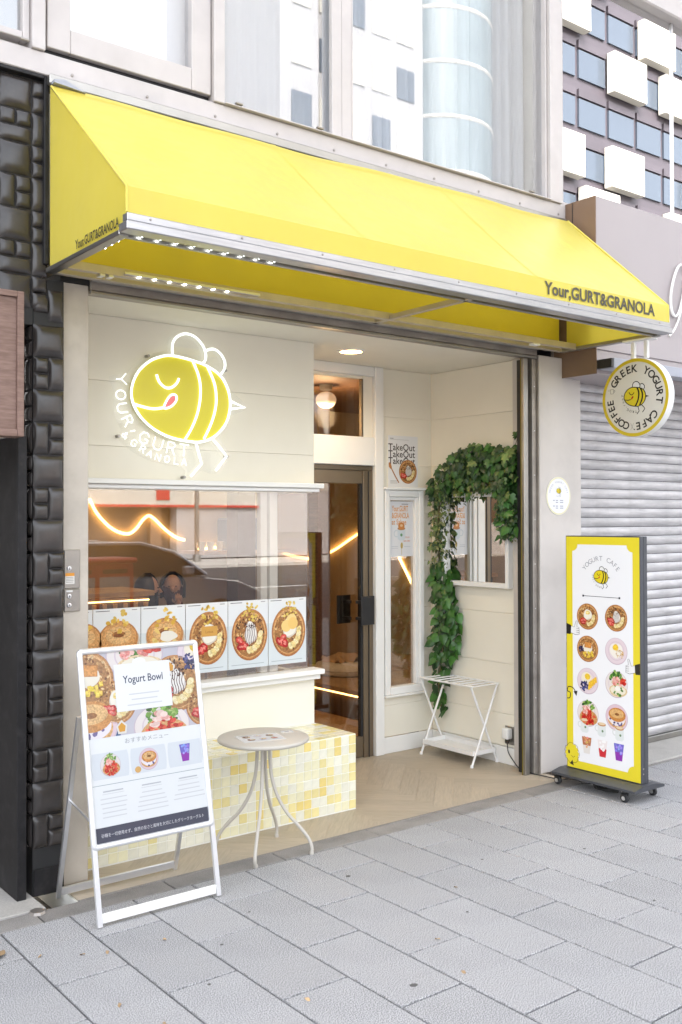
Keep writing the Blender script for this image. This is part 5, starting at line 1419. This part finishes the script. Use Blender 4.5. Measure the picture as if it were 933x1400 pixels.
# keep only what falls inside the picture field
def inside(f): return all(u0 <= ph.v[i][0] <= u1 and vt <= ph.v[i][1] <= v1 for i in f)
def clipped(poly):
    for ax, v, kl in ((0, u0, False), (0, u1, True), (1, vt, False), (1, v1, True)):
        if poly: poly = clip(poly, ax, v, kl)
    return poly
for f_ in ph.f:
    q = clipped([ph.v[i][:2] for i in f_])
    if len(q) < 3: continue
    b = len(p.v); hh = ph.v[f_[0]][2]
    p.v += [(x, y, hh) for x, y in q]; p.c += [ph.c[f_[0]]]*len(q); p.f.append(tuple(range(b, b+len(q))))
cu0, cu1, cv0, cv1 = u0+.134, u0+.392, vt+.095, vt+.290
p.rect(cu0, cv0, cu1, cv1, (250, 251, 252), 10)
p.text('Yogurt Bowl', (cu0+cu1)/2, cv1-.080, .044, (70, 80, 104), 11, .012, width=.185)
for i, wd in enumerate((.14, .12, .16)):
    p.rect((cu0+cu1)/2-wd/2, cv0+.064-.022*i, (cu0+cu1)/2+wd/2, cv0+.069-.022*i, (218, 222, 227), 11)
p.text('おすすめメニュー', (u0+u1)/2+.0, vt-.034, .024, (166, 172, 176), 2, width=.200)
cv_ = vt-.112
for i, k in enumerate(('tomato', 'bagel', 'cup')):
    cu = u0+.087+.172*i
    p.rect(cu-.076, cv_-.052, cu+.076, cv_+.052, (228, 234, 240), 2); p.ell(cu-.076, cv_, .006, .052, (228, 234, 240), 1.5, n=14); p.ell(cu+.076, cv_, .006, .052, (228, 234, 240), 1.5, n=14)
    if k == 'cup': cup(p, cu, cv_+.002, .072, 'violet', 3)
    else: dish(p, cu, cv_, .045, k, 60+i, 3, pale=.05)
    if i == 1: p.ell(cu-.052, cv_-.036, .014, .013, (226, 180, 110), 4)
p.rect(u0, vt-.188, u1, vt-.186, (150, 170, 176), 2)
for i in range(3):
    cu = u0+.09+.172*i
    p.rect(cu-.044, vt-.216, cu+.044, vt-.211, (198, 202, 206), 2)
    p.rect(cu-.048, vt-.224, cu+.048, vt-.223, (190, 190, 196), 2)
    for r2_ in range(5 if i < 2 else 4):
        n_ = rg.randint(8, 13)
        p.rect(cu-n_*.0058, vt-.244-.018*r2_, cu+n_*.0058, vt-.2402-.018*r2_, (220, 222, 226), 2)
p.rect(u0, v0, u1, v0+.062, (84, 86, 100), 2)
p.text('砂糖を一切使用せず、自然の甘さと風味を大切にしたグリークヨーグルト', (u0+u1)/2, v0+.024, .0165, (232, 232, 236), 3, width=u1-u0-.05)
p.build('poster', 'print_gloss', ab, o0, uA, vA, lift=.0005)

# ================================================================== LIGHTBOX SIGN
lb = thing('lightbox_sign', 'tall yellow-bordered menu lightbox on a charcoal wheeled base', 'lightbox sign', (4.85, 3.69, 0))
LX, LY0, LY1, LZ0, LZ1 = 4.790, 3.405, 3.940, .098, 1.502
mk('cabinet', MB().box(LX+.004, LX+.034, LY0, LY1, LZ0, LZ1, .003).box(LX+.0365, LX+.070, LY0, LY1, LZ0, LZ1, .003).box(LX+.0335, LX+.037, LY0+.004, LY1-.004, LZ0, LZ1-.004), 'char', lb)
for zz in (.155, .185): mk('bolt', MB().lathe([(0.0, -.003), (.005, -.002), (.005, 0)], (LX+.020, LY0, zz), 'y', 8), 'steel', lb)
mk('base', MB().prism([(-.140, .068), (-.140, .082), (-.060, .098), (.060, .098), (.140, .082), (.140, .068)], lambda u, v, dd: (LX+.038+u, dd, v), LY0-.03, LY1+.03), 'char', lb)
for x, y, a in ((4.715, 3.462, .4), (4.965, 3.452, 1.2), (4.730, 3.955, -.3), (4.965, 3.955, .9)):
    cs = mk('caster', MB().lathe([(.014, .052), (.014, .0675)], (x, y, 0), 'z', 12).box(x-.015, x-.011, y-.016, y+.016, .022, .054).box(x+.011, x+.015, y-.016, y+.016, .022, .054).box(x-.015, x+.015, y-.018, y+.018, .050, .0545), 'black', lb)
    mk('wheel', MB().lathe([(.022, -.009), (.026, -.006), (.026, .006), (.022, .009)], (x, y, .026), 'x', 20), 'rubber', cs, smooth=40)
    mk('hub', MB().lathe([(.012, -.0165), (.012, .0165)], (x, y, .026), 'x', 12), 'alu', cs)
p = Print()
W_, H_ = LY1-LY0-.012, LZ1-LZ0-.012
YE = (240, 222, 52)
p.rect(0, 0, W_, H_, YE, 0)
bd, cr_ = .046, .040
wp = []
for (cx_, cy_, a0) in ((bd, bd, 90), (W_-bd, bd, 180), (W_-bd, H_-bd, 270), (bd, H_-bd, 360)):
    arcp = [(cx_+cr_*math.cos(math.radians(a0-90*i/6)), cy_+cr_*math.sin(math.radians(a0-90*i/6))) for i in range(7)]
    wp += arcp
p.poly(wp, (250, 251, 255), 1)
mid = W_/2
p.arc('YOGURT CAFE', mid-.005, H_-.275, .150, .040, 143, 37, (150, 152, 160), 2)
print_bee(p, mid-.005, H_-.235, .175, .0036)
p.stroke([(mid-.135, H_-.352), (mid+.125, H_-.352)], .0032, (48, 50, 62), 2)
for x in (mid-.135, mid+.125): p.rect(x-.006, H_-.358, x+.006, H_-.346, (48, 50, 62), 3)
kinds = ['straw', 'choc', 'mango', 'cream', 'fruit', 'salad', 'tomato', 'bagel']
for i, k in enumerate(kinds):
    dish(p, mid-.105+.205*(i % 2), H_-.475-.192*(i//2)+(.0 if i % 2 == 0 else .006), .078, k, 80+i, 3)
for i in range(3):
    cup(p, mid-.13+.125*i, .265-.004*i, .082, 'mug')
    cup(p, mid-.115+.115*i, .150+.0*i, .098, ('latte', 'berry', 'violet')[i])
# drawn hands and arrow at the rim
for sx, y, d in ((0, H_-.555, 1), (W_, H_-.745, -1)):
    p.poly([(sx, y-.034), (sx, y+.030), (sx+d*.034, y+.020), (sx+d*.030, y-.036)], (44, 42, 40), 2)
    hp = [(sx+d*.034, y+.014), (sx+d*.058, y+.010), (sx+d*.074, y+.050), (sx+d*.082, y+.048), (sx+d*.078, y+.014), (sx+d*.094, y+.010), (sx+d*.096, y-.030), (sx+d*.070, y-.036), (sx+d*.032, y-.026)]
    p.poly(hp, (248, 248, 250), 3); p.stroke(hp, .0026, (44, 42, 40), 4, True)
    for k in range(3): p.stroke([(sx+d*.074, y+.004-.012*k), (sx+d*.095, y+.003-.012*k)], .0022, (44, 42, 40), 4)
ay = H_-.93
p.stroke([(q.x, q.y) for q in cr([(.002, ay-.05, 0), (.022, ay-.045, 0), (.026, ay-.015, 0), (.004, ay-.005, 0), (.012, ay+.02, 0), (.045, ay+.018, 0), (.066, ay-.005, 0)], 5)], .006, (48, 46, 44), 3)
p.poly([(.050, ay-.004), (.080, ay+.004), (.072, ay-.030)], (48, 46, 44), 3)
for i in range(12): p.ell(.036+.040*math.cos(i*.53), .085+.046*math.sin(i*.53), .013, .013, YE, 3, n=10)
p.ell(.036, .085, .044, .050, YE, 4); p.stroke([(.036+.054*math.cos(i*.262)+.004*math.cos(i*2.1), .085+.060*math.sin(i*.262)+.004*math.sin(i*2.1)) for i in range(24)], .0026, (48, 46, 44), 5, True)
p.ell(.014, .090, .007, .012, (48, 46, 44), 6); p.poly([(.02, .02), (.05, .012), (.04, .045)], (48, 46, 44), 6); p.stroke([(.03, .07), (.045, .06), (.06, .07)], .0026, (48, 46, 44), 6)
p.build('menu_face', 'print_lit', lb, (LX+.0035, LY1-.006, LZ0+.006), (0, -1, 0), (0, 0, 1))

# ================================================================== FALLEN LEAVES
rgF = random.Random(9)
lm_ = MB()
lv = MB().grid(lambda u, v: ((u-.5)*.055*math.sin(PI*min(.98, v+.02))**.7, (v-.5)*.11, .006+.010*math.sin(3*v+u*2)), 4, 6).mesh('fallen_leaf', 'dead_leaf', smooth=60)
for i, (x, y, s_, lab) in enumerate(((1.225, 3.655, 1.0, 'curled brown fallen leaf on the pavement near the black door post'),)):
    o = inst('fallen_leaf', lv, None, (x, y, .001), Matrix.Rotation(1.9, 3, 'Z').to_quaternion(), (s_, s_, s_)); tag(o, lab, 'leaf')
for i, (x, y) in enumerate(((1.44, 3.05), (1.37, 3.57), (1.50, 3.49), (1.80, 3.42), (3.05, 3.12), (1.58, 3.45), (1.50, 2.85), (2.62, 2.78), (2.50, 2.52), (1.95, 2.70))):
    o = inst('leaf_scrap', lv, None, (x, y, .001), Matrix.Rotation(rgF.uniform(0, 6), 3, 'Z').to_quaternion(), (.22, .18, .4)); tag(o, 'tiny dry leaf scrap lying on the grey paving', 'leaf scrap', 'leaf scraps on the paving')

# ================================================================== INSIDE THE CAFE
def wave(pts, lab, y=7.975):
    k = 8/9
    q = [(x/1000*k, y, 1.6+(zz/1000-1.6)*k) for x, zz in pts]
    o = thing('wavy_light', lab, 'light strip', (q[0][0], y, q[0][2]), 'light strips on the cafe back wall')
    mk('tube', MB().tube(cr(q, 5), .013, 8), 'led_warm', o, smooth=180)
    for a in (q[0], q[-1]): mk('clip', MB().box(a[0]-.012, a[0]+.012, y+.005, y+.024, a[2]-.012, a[2]+.012), 'white', o)
wave([(3926, 1808), (3981, 1699), (4042, 1622), (4125, 1544), (4223, 1489), (4329, 1471), (4407, 1516), (4479, 1602), (4545, 1648), (4611, 1615), (4700, 1534), (4790, 1466), (4865, 1425), (4949, 1400)], 'warm glowing strip with one tall wave seen through the shop window')
wave([(5113, 1305), (5255, 1312), (5432, 1337), (5580, 1355)], 'short nearly straight warm light strip inside the shop window')
wave([(6143, 1263), (6250, 1219), (6394, 1186), (6540, 1168), (6691, 1192), (6892, 1268), (7075, 1364), (7273, 1465)], 'sagging warm light strip seen through the glass door')
o = thing('slanted_light', 'short slanted warm light strip seen through the side window', 'light strip', (6.68, 7.5, .96))
mk('tube', MB().tube([(6.685, 7.64, 1.218), (6.685, 7.45, .965)], .013, 8), 'led_warm', o)
mk('clip', MB().box(6.689, 6.70, 7.53, 7.57, 1.07, 1.11), 'white', o)
bc = thing('wooden_platform', 'raised orange wooden seating platform with a glowing edge behind the glass door', 'platform', (5.8, 6.7, 0))
mk('deck', MB().box(4.95, 6.685, 5.37, 7.97, .20, .24, .004), 'wood_light', bc)
mk('riser', MB().box(4.975, 6.68, 5.38, 7.96, 0, .199), 'brown_dark', bc)
mk('edge_light', MB().box(4.955, 4.966, 5.9, 7.3, .186, .196), 'led_warm', bc)
rt = thing('round_floor_cushion', 'round pale floor cushion on the wooden platform behind the glass door', 'cushion', (5.45, 6.95, .24))
mk('cushion', MB().lathe([(0.0, .2405), (.24, .2405), (.275, .26), (.28, .30), (.26, .335), (.2, .345), (0, .345)], (5.45, 6.95, 0), 'z', 36), 'cream', rt, smooth=60)
mk('piping', MB().lathe([(.279, .285), (.284, .29), (.279, .295)], (5.45, 6.95, 0), 'z', 36), 'table', rt)
fb = thing('beige_blanket', 'crumpled beige blanket lying on the round floor cushion', 'blanket', (5.4, 6.95, .345))
rb_ = random.Random(4); off_ = [rb_.uniform(0, 6) for _ in range(6)]
mk('cloth', MB().grid(lambda u, v: (5.28+.30*u+.02*math.sin(6*v), 6.84+.24*v+.02*math.sin(5*u), .350+.030*math.sin(9*u+off_[0])*math.sin(7*v+off_[1])+.028*math.sin(17*u+off_[2]+4*v)+.05*math.sin(PI*u)*math.sin(PI*v)), 22, 18), 'wood_light', fb, smooth=180)
ct = thing('service_counter', 'dark counter with a warm-lit grille inside the shop window', 'counter', (3.0, 7.2, 0))
mk('body', MB().box(2.3, 3.55, 7.0, 7.5, 0, 1.02, .006), 'brown_dark', ct)
mk('top', MB().box(2.27, 3.58, 6.96, 7.52, 1.021, 1.06, .004), 'wood_light', ct)
mk('under_light', MB().box(2.4, 3.54, 6.975, 6.985, .985, .995), 'led_warm', ct)
for i in range(14): mk('grille_bar', MB().box(2.4+.085*i, 2.43+.085*i, 6.985, 6.999, .06, .97), 'wood_light', ct)
cm = thing('coffee_machine', 'dark coffee machine on the counter shelf inside the window', 'machine', (4.9, 7.6, 1.0))
mk('shelf', MB().box(4.35, 5.35, 7.55, 7.99, 1.30, 1.33, .003), 'wood_light', cm)
mk('body', MB().box(4.72, 5.12, 7.60, 7.95, 1.331, 1.62, .015), 'char', cm)
mk('hopper', MB().lathe([(.03, 1.621), (.09, 1.70), (.09, 1.80), (.06, 1.82)], (4.92, 7.77, 0), 'z', 18), 'brown_dark', cm)
for i in range(3): mk('cup', MB().lathe([(.025, 1.331), (.035, 1.41), (.031, 1.41), (.022, 1.338)], (4.42+.09*i, 7.7, 0), 'z', 12), 'white', cm)
for i, (x, y, zz, lab) in enumerate(((4.86, 6.45, 2.56, 'white globe lamp on the wooden ceiling behind the transom window'), (3.3, 6.5, 2.56, 'white globe lamp added out of view to light the cafe interior'))):
    gl = thing('globe_lamp', lab, 'ceiling lamp', (x, y, 2.7))  # the second globe is out of view, added to light the room
    mk('globe', MB().ball((x, y, zz+.02), .085, (1, 1, .8), 20), emat('globe_glow', (1.0, .88, .70), .07), gl, smooth=180)
    mk('rose', MB().lathe([(.05, 2.66), (.055, 2.70)], (x, y, 0), 'z', 16), 'white', gl)
    lt = bpy.data.lights.new('lamp_light', 'POINT'); lt.energy = 4; lt.color = (1, .76, .48); lt.shadow_soft_size = .09
    _link(bpy.data.objects.new('lamp_light', lt), gl, (x, y, 2.44))
# two seated guests, dim behind the glass
def guest(name_label, x, y, rz, cloth, longhair, hand):
    root = thing('person', name_label, 'person', (x, y, 0))
    V3 = lambda a, b, c: Vector((x, y, 0))+Matrix.Rotation(rz, 3, 'Z') @ Vector((a, b, c))
    sk = [(0, 0, .44), (0, .01, .56), (0, 0, .70), (0, -.01, .80), (0, -.02, .86), (0, -.03, .90), (0, -.04, .97), (0, -.04, 1.05)]
    mb = MB()
    mb.tube([V3(*q) for q in cr(sk, 3)], [.15, .15, .15, .14, .14, .14, .15, .155, .155, .145, .12, .09, .06, .05, .048, .05, .055, .07, .085, .092, .095, .08][:22], 12)
    # arms (upper arm, forearm) and thighs/shins, merged into the trunk
    for s_ in (1, -1):
        hx, hy, hz = (s_*.05, -.26, .92) if (s_ > 0 and hand) else (s_*.12, -.34, .60)
        mb.tube([V3(s_*.10, 0, .80), V3(s_*.17, -.01, .78), V3(s_*.20, -.08, .58), V3(hx, hy, hz)], [.05, .055, .043, .03], 10)
        mb.tube([V3(s_*.07, 0, .46), V3(s_*.09, -.38, .47), V3(s_*.09, -.40, .05)], [.09, .065, .04], 10)
    body = mk('body', mb, cloth, root, smooth=180)
    hd_ = MB().ball(V3(0, -.055, 1.04), .085, (.88, 1.0, 1.22), 18)
    hd_.tube([V3(0, -.135, 1.045), V3(0, -.155, 1.015), V3(0, -.13, 1.005)], [.008, .014, .008], 8)
    head = mk('head', hd_, 'skin', root, smooth=180)
    for s_ in (1, -1):
        mk('eye', MB().ball(V3(s_*.030, -.135, 1.05), .009, (1, 1, .6), 8), 'hair', head)
        mk('ear', MB().ball(V3(s_*.076, -.05, 1.035), .018, (.5, 1, 1.4), 8), 'skin', head)
    mk('mouth', MB().ball(V3(0, -.137, .985), .014, (1.3, .5, .35), 8), 'cloth_b', head)
    # hair cap open at the face
    def hair(u, v):
        a = (u-.5)*2*PI*.72+PI/2; e = PI/2-v*PI*(.80 if longhair else .66)
        r = .104+.012*v
        zz = 1.05+(.118*math.sin(e) if e > 0 else (.118*math.sin(e)-(.30 if longhair else .09)*(-e)))
        rr2 = r*max(.30, math.cos(e)) if e > 0 else r*(1-.10*(-e))
        return V3(rr2*math.cos(a), -.045+rr2*math.sin(a), zz)
    mk('hair', MB().grid(hair, 22, 12), 'hair', root, smooth=180)
    for s_ in (1, -1):
        hx, hy, hz = (s_*.05, -.26, .92) if (s_ > 0 and hand) else (s_*.12, -.34, .60)
        hb = MB().ball(V3(hx, hy, hz), .032, (.8, 1, 1.1), 10)
        up = 1 if (s_ > 0 and hand) else 0
        for f_ in range(4):
            ox = (f_-1.5)*.014; ln = (.055, .065, .060, .048)[f_]
            p0 = V3(hx+ox, hy-.01, hz+.015); p1 = V3(hx+ox, hy-.02-(0 if up else ln*.5), hz+.015+ln*.55*(1 if up else 0)); p2 = V3(hx+ox, hy+(.02 if up else -.01)-(0 if up else ln*.8), hz+.01+ln*(1 if up else -.15))
            hb.tube([p0, p1, p2], [.009, .008, .006], 6)
        hb.tube([V3(hx-s_*.02, hy, hz), V3(hx-s_*.045, hy-.012, hz+.016), V3(hx-s_*.05, hy-.02, hz+.034)], [.010, .009, .007], 6)
        mk('hand', hb, 'skin', root, smooth=180)
    return root
guest('seated person with long dark hair in dark clothes inside the window', 3.72, 7.45, .9, 'cloth_a', True, False)
guest('seated person with short dark hair in maroon with a hand raised near the face', 4.05, 7.55, -.5, 'cloth_b', False, True)
st = thing('window_stool_bench', 'brown cushioned bench under the two seated guests', 'bench', (3.88, 7.6, 0))
mk('seat', MB().box(3.60, 4.35, 7.36, 7.80, .36, .44, .012), 'brown_dark', st)
for x in (3.64, 4.31):
    for y in (7.40, 7.76): mk('leg', MB().box(x-.02, x+.02, y-.02, y+.02, 0, .359), 'wood_light', st)

# ================================================================== ACROSS THE STREET (seen in the glass)
ob_ = thing('panelled_office_block', 'dark office block with scattered projecting white panels reflected in the upstairs glass', 'building', (54, -30, 0))
mk('wall', MB().box(40.6, 70, -38, -26.4, 0, 40), 'off_band', ob_)
mk('side_wall', MB().box(40.45, 40.599, -38, -26.4, 0, 40), 'pale', ob_)
rgO = random.Random(31)
wm = MB().box(-1.15, 1.15, 0, .12, 0, 1.55).mesh('window', 'off_dark')
bmh = MB().box(-1.2, 1.2, 0, .16, 0, .42).mesh('spandrel', 'off_band')
wmh = MB().box(-1.5, 1.5, 0, .55, 0, 2.3, .02).mesh('white_panel', 'off_white')
for fl in range(13):
    for b in range(11):
        x = 42.0+2.62*b; zz = 1.0+2.7*fl
        inst('window', wm, ob_, (x, -26.4, zz+.5)); inst('spandrel', bmh, ob_, (x, -26.4, zz+2.15))
        if fl > 1 and ((b*2+fl*3) % 5 < 2) and rgO.random() < .95: inst('white_panel', wmh, ob_, (x+rgO.uniform(-.4, .4), -26.25, zz+.2))
tw_ = thing('round_glass_tower', 'pale blue round glass tower reflected behind the sheer curtains', 'building', (36.6, -30.5, 0))
mk('shaft', MB().lathe([(3.1, 0), (3.1, 40)], (36.6, -30.5, 0), 'z', 40), 'tower', tw_, smooth=60)
for i in range(13): mk('floor_ring', MB().lathe([(3.12, 2.4+2.8*i), (3.15, 2.5+2.8*i), (3.12, 2.6+2.8*i)], (36.6, -30.5, 0), 'z', 40), 'off_white', tw_)
pb = thing('pale_block', 'pale concrete block with square white windows reflected in the middle upstairs glass', 'building', (26, -31, 0))
mk('wall', MB().box(20.0, 24.5, -38, -27.5, 0, 17).box(24.501, 33.0, -38, -27.5, 0, 34), 'pale', pb)
wA = MB().box(-.55, .55, 0, .06, 0, 1.5).mesh('window', 'off_white'); wB = MB().box(-.55, .55, 0, .06, 0, 1.5).mesh('window', 'off_dark')
for i in range(11):
    for j in range(8):
        if j < 3 and i > 4: continue
        inst('window', wA if (i*2+j) % 3 else wB, pb, (21.0+1.55*j, -27.5, 3+2.7*i))
sh = thing('street_shop_row', 'brown low shop row across the road with red and white signboard', 'building', (14, -29, 0))
mk('wall', MB().box(-6, 32.0, -38, -28.2, 0, 5.6), 'shopdark', sh)
mk('signboard', MB().box(14.5, 24.0, -28.2, -27.4, 2.15, 3.6, .02), 'off_white', sh)
mk('sign_stripe', MB().box(14.5, 24.0, -27.4, -27.36, 2.15, 2.25), 'red', sh)
mk('sign_flash', MB().box(19.0, 19.6, -27.4, -27.36, 2.45, 3.2), 'red', sh)
for i in range(9):
    mk('shop_window', MB().box(-4+4*i, -1.2+4*i, -28.2, -28.1, .4, 2.4), ('off_dark', 'room_wall', 'brown_dark')[i % 3], sh)
    mk('shop_column', MB().box(-1.0+4*i, -.5+4*i, -28.2, -27.9, 0, 5.6), 'brown_side', sh)
for i, (x, y) in enumerate(((9.9, -24.5), (19.2, -24.4))):
    up = thing('street_pole', ('grey street pole with round blue plates', 'plain grey street pole')[i]+' across the road', 'pole', (x, y, 0))
    mk('pole', MB().tube([(x, y, 0), (x, y, 7)], .09, 10), 'steel', up)
    mk('pole_base', MB().lathe([(.16, 0), (.15, .25), (.1, .3)], (x, y, 0), 'z', 12), 'steel', up)
    if i == 0: mk('plate', MB().lathe([(.32, 0), (.32, .02)], (x, y+.1, 2.9), 'y', 20), pm('blue_plate', (.05, .09, .4)), up)

# red mailbox on the kerb
pb_ = thing('red_mailbox', 'red street mailbox by the kerb, mirrored in the shop window', 'mailbox', (5.0, -1.5, 0))
mk('cabinet', MB().box(4.35, 5.30, -1.90, -1.40, .42, 1.10, .03, seg=2), 'red', pb_, smooth=40)
mk('roof', MB().box(4.32, 5.33, -1.93, -1.36, 1.101, 1.16, .02), 'red', pb_)
mk('slot', MB().box(4.45, 4.76, -1.40, -1.394, .98, 1.03), 'black', pb_); mk('slot', MB().box(4.90, 5.21, -1.40, -1.394, .98, 1.03), 'black', pb_)
mk('notice', MB().box(4.42, 4.80, -1.40, -1.395, .50, .94), 'pale', pb_); mk('notice', MB().box(4.86, 5.24, -1.40, -1.395, .50, .94), 'pale', pb_)
mk('stand', MB().box(4.62, 5.03, -1.80, -1.50, 0, .419, .01), 'steel_dull', pb_)

# parked car
car = thing('parked_car', 'silver saloon car parked on the road, mirrored in the shop window', 'car', (5.9, -3.6, -.13))
CX, CY, CZ = 5.9, -3.65, -.13
prof = [(-2.20, .30), (-2.22, .62), (-2.12, .86), (-1.75, .95), (-1.10, .98), (.95, .96), (1.75, .86), (2.12, .70), (2.20, .50), (2.15, .28)]
def loft(poly, hw, mat, nm, parent, taper=0.0, zref=0.0):
    mb = MB()
    secs = []
    for yy, k in ((-hw, .93), (-hw*.92, 1.0), (hw*.92, 1.0), (hw, .93)):
        cz = sum(q[1] for q in poly)/len(poly)
        secs.append([mb.bm.verts.new((CX+a*(k*.5+.5), CY+yy*(1-taper*max(0, (b-zref))), CZ+cz+(b-cz)*k)) for a, b in poly])
    for A, B in zip(secs, secs[1:]):
        for i in range(len(poly)): mb.bm.faces.new((A[i], A[(i+1) % len(poly)], B[(i+1) % len(poly)], B[i]))
    mb.bm.faces.new(secs[0][::-1]); mb.bm.faces.new(secs[-1])
    return mk(nm, mb, mat, parent, smooth=35)
body = loft(prof, .89, 'carpaint', 'body', car)
cabp = [(-1.55, .94), (-1.05, 1.30), (-.55, 1.42), (.25, 1.42), (.75, 1.28), (1.25, .95)]
loft(cabp, .80, 'carglass', 'cabin_glass', car, .28, .94)
roofp = [(-1.0, 1.33), (-.55, 1.435), (.25, 1.435), (.70, 1.315), (.62, 1.30), (.22, 1.405), (-.52, 1.405), (-.93, 1.30)]
loft(roofp, .74, 'carpaint', 'roof', car)
for s_ in (1, -1):
    mk('pillar_trim', MB().tube([(CX-1.5, CY+s_*.80, CZ+.96), (CX-1.03, CY+s_*.735, CZ+1.31), (CX-.5, CY+s_*.70, CZ+1.42), (CX+.25, CY+s_*.70, CZ+1.42), (CX+.74, CY+s_*.74, CZ+1.29), (CX+1.22, CY+s_*.80, CZ+.97)], .022, 8), 'alu', car, smooth=60)
    mk('door_mirror', MB().box(CX+.80, CX+.95, CY+s_*.90-.06, CY+s_*.90+.06, CZ+.98, CZ+1.10, .02), 'carpaint', car)
    mk('headlight', MB().ball((CX+2.06, CY+s_*.62, CZ+.68), .12, (.9, 1.3, .6), 12), 'lens', car, smooth=180)
    mk('tail_light', MB().box(CX-2.19, CX-2.08, CY+s_*.62-.18, CY+s_*.62+.18, CZ+.66, CZ+.80, .02), 'red', car)
    for wx in (-1.35, 1.38):
        wh = mk('wheel', MB().lathe([(.30, -.10), (.32, -.07), (.32, .07), (.30, .10)], (CX+wx, CY+s_*.80, CZ+.32), 'y', 28), 'rubber', car, smooth=40)
        mk('rim', MB().lathe([(.0, s_*.112), (.21, s_*.105), (.22, s_*.08)], (CX+wx, CY+s_*.80, CZ+.32), 'y', 20), 'alu', wh)
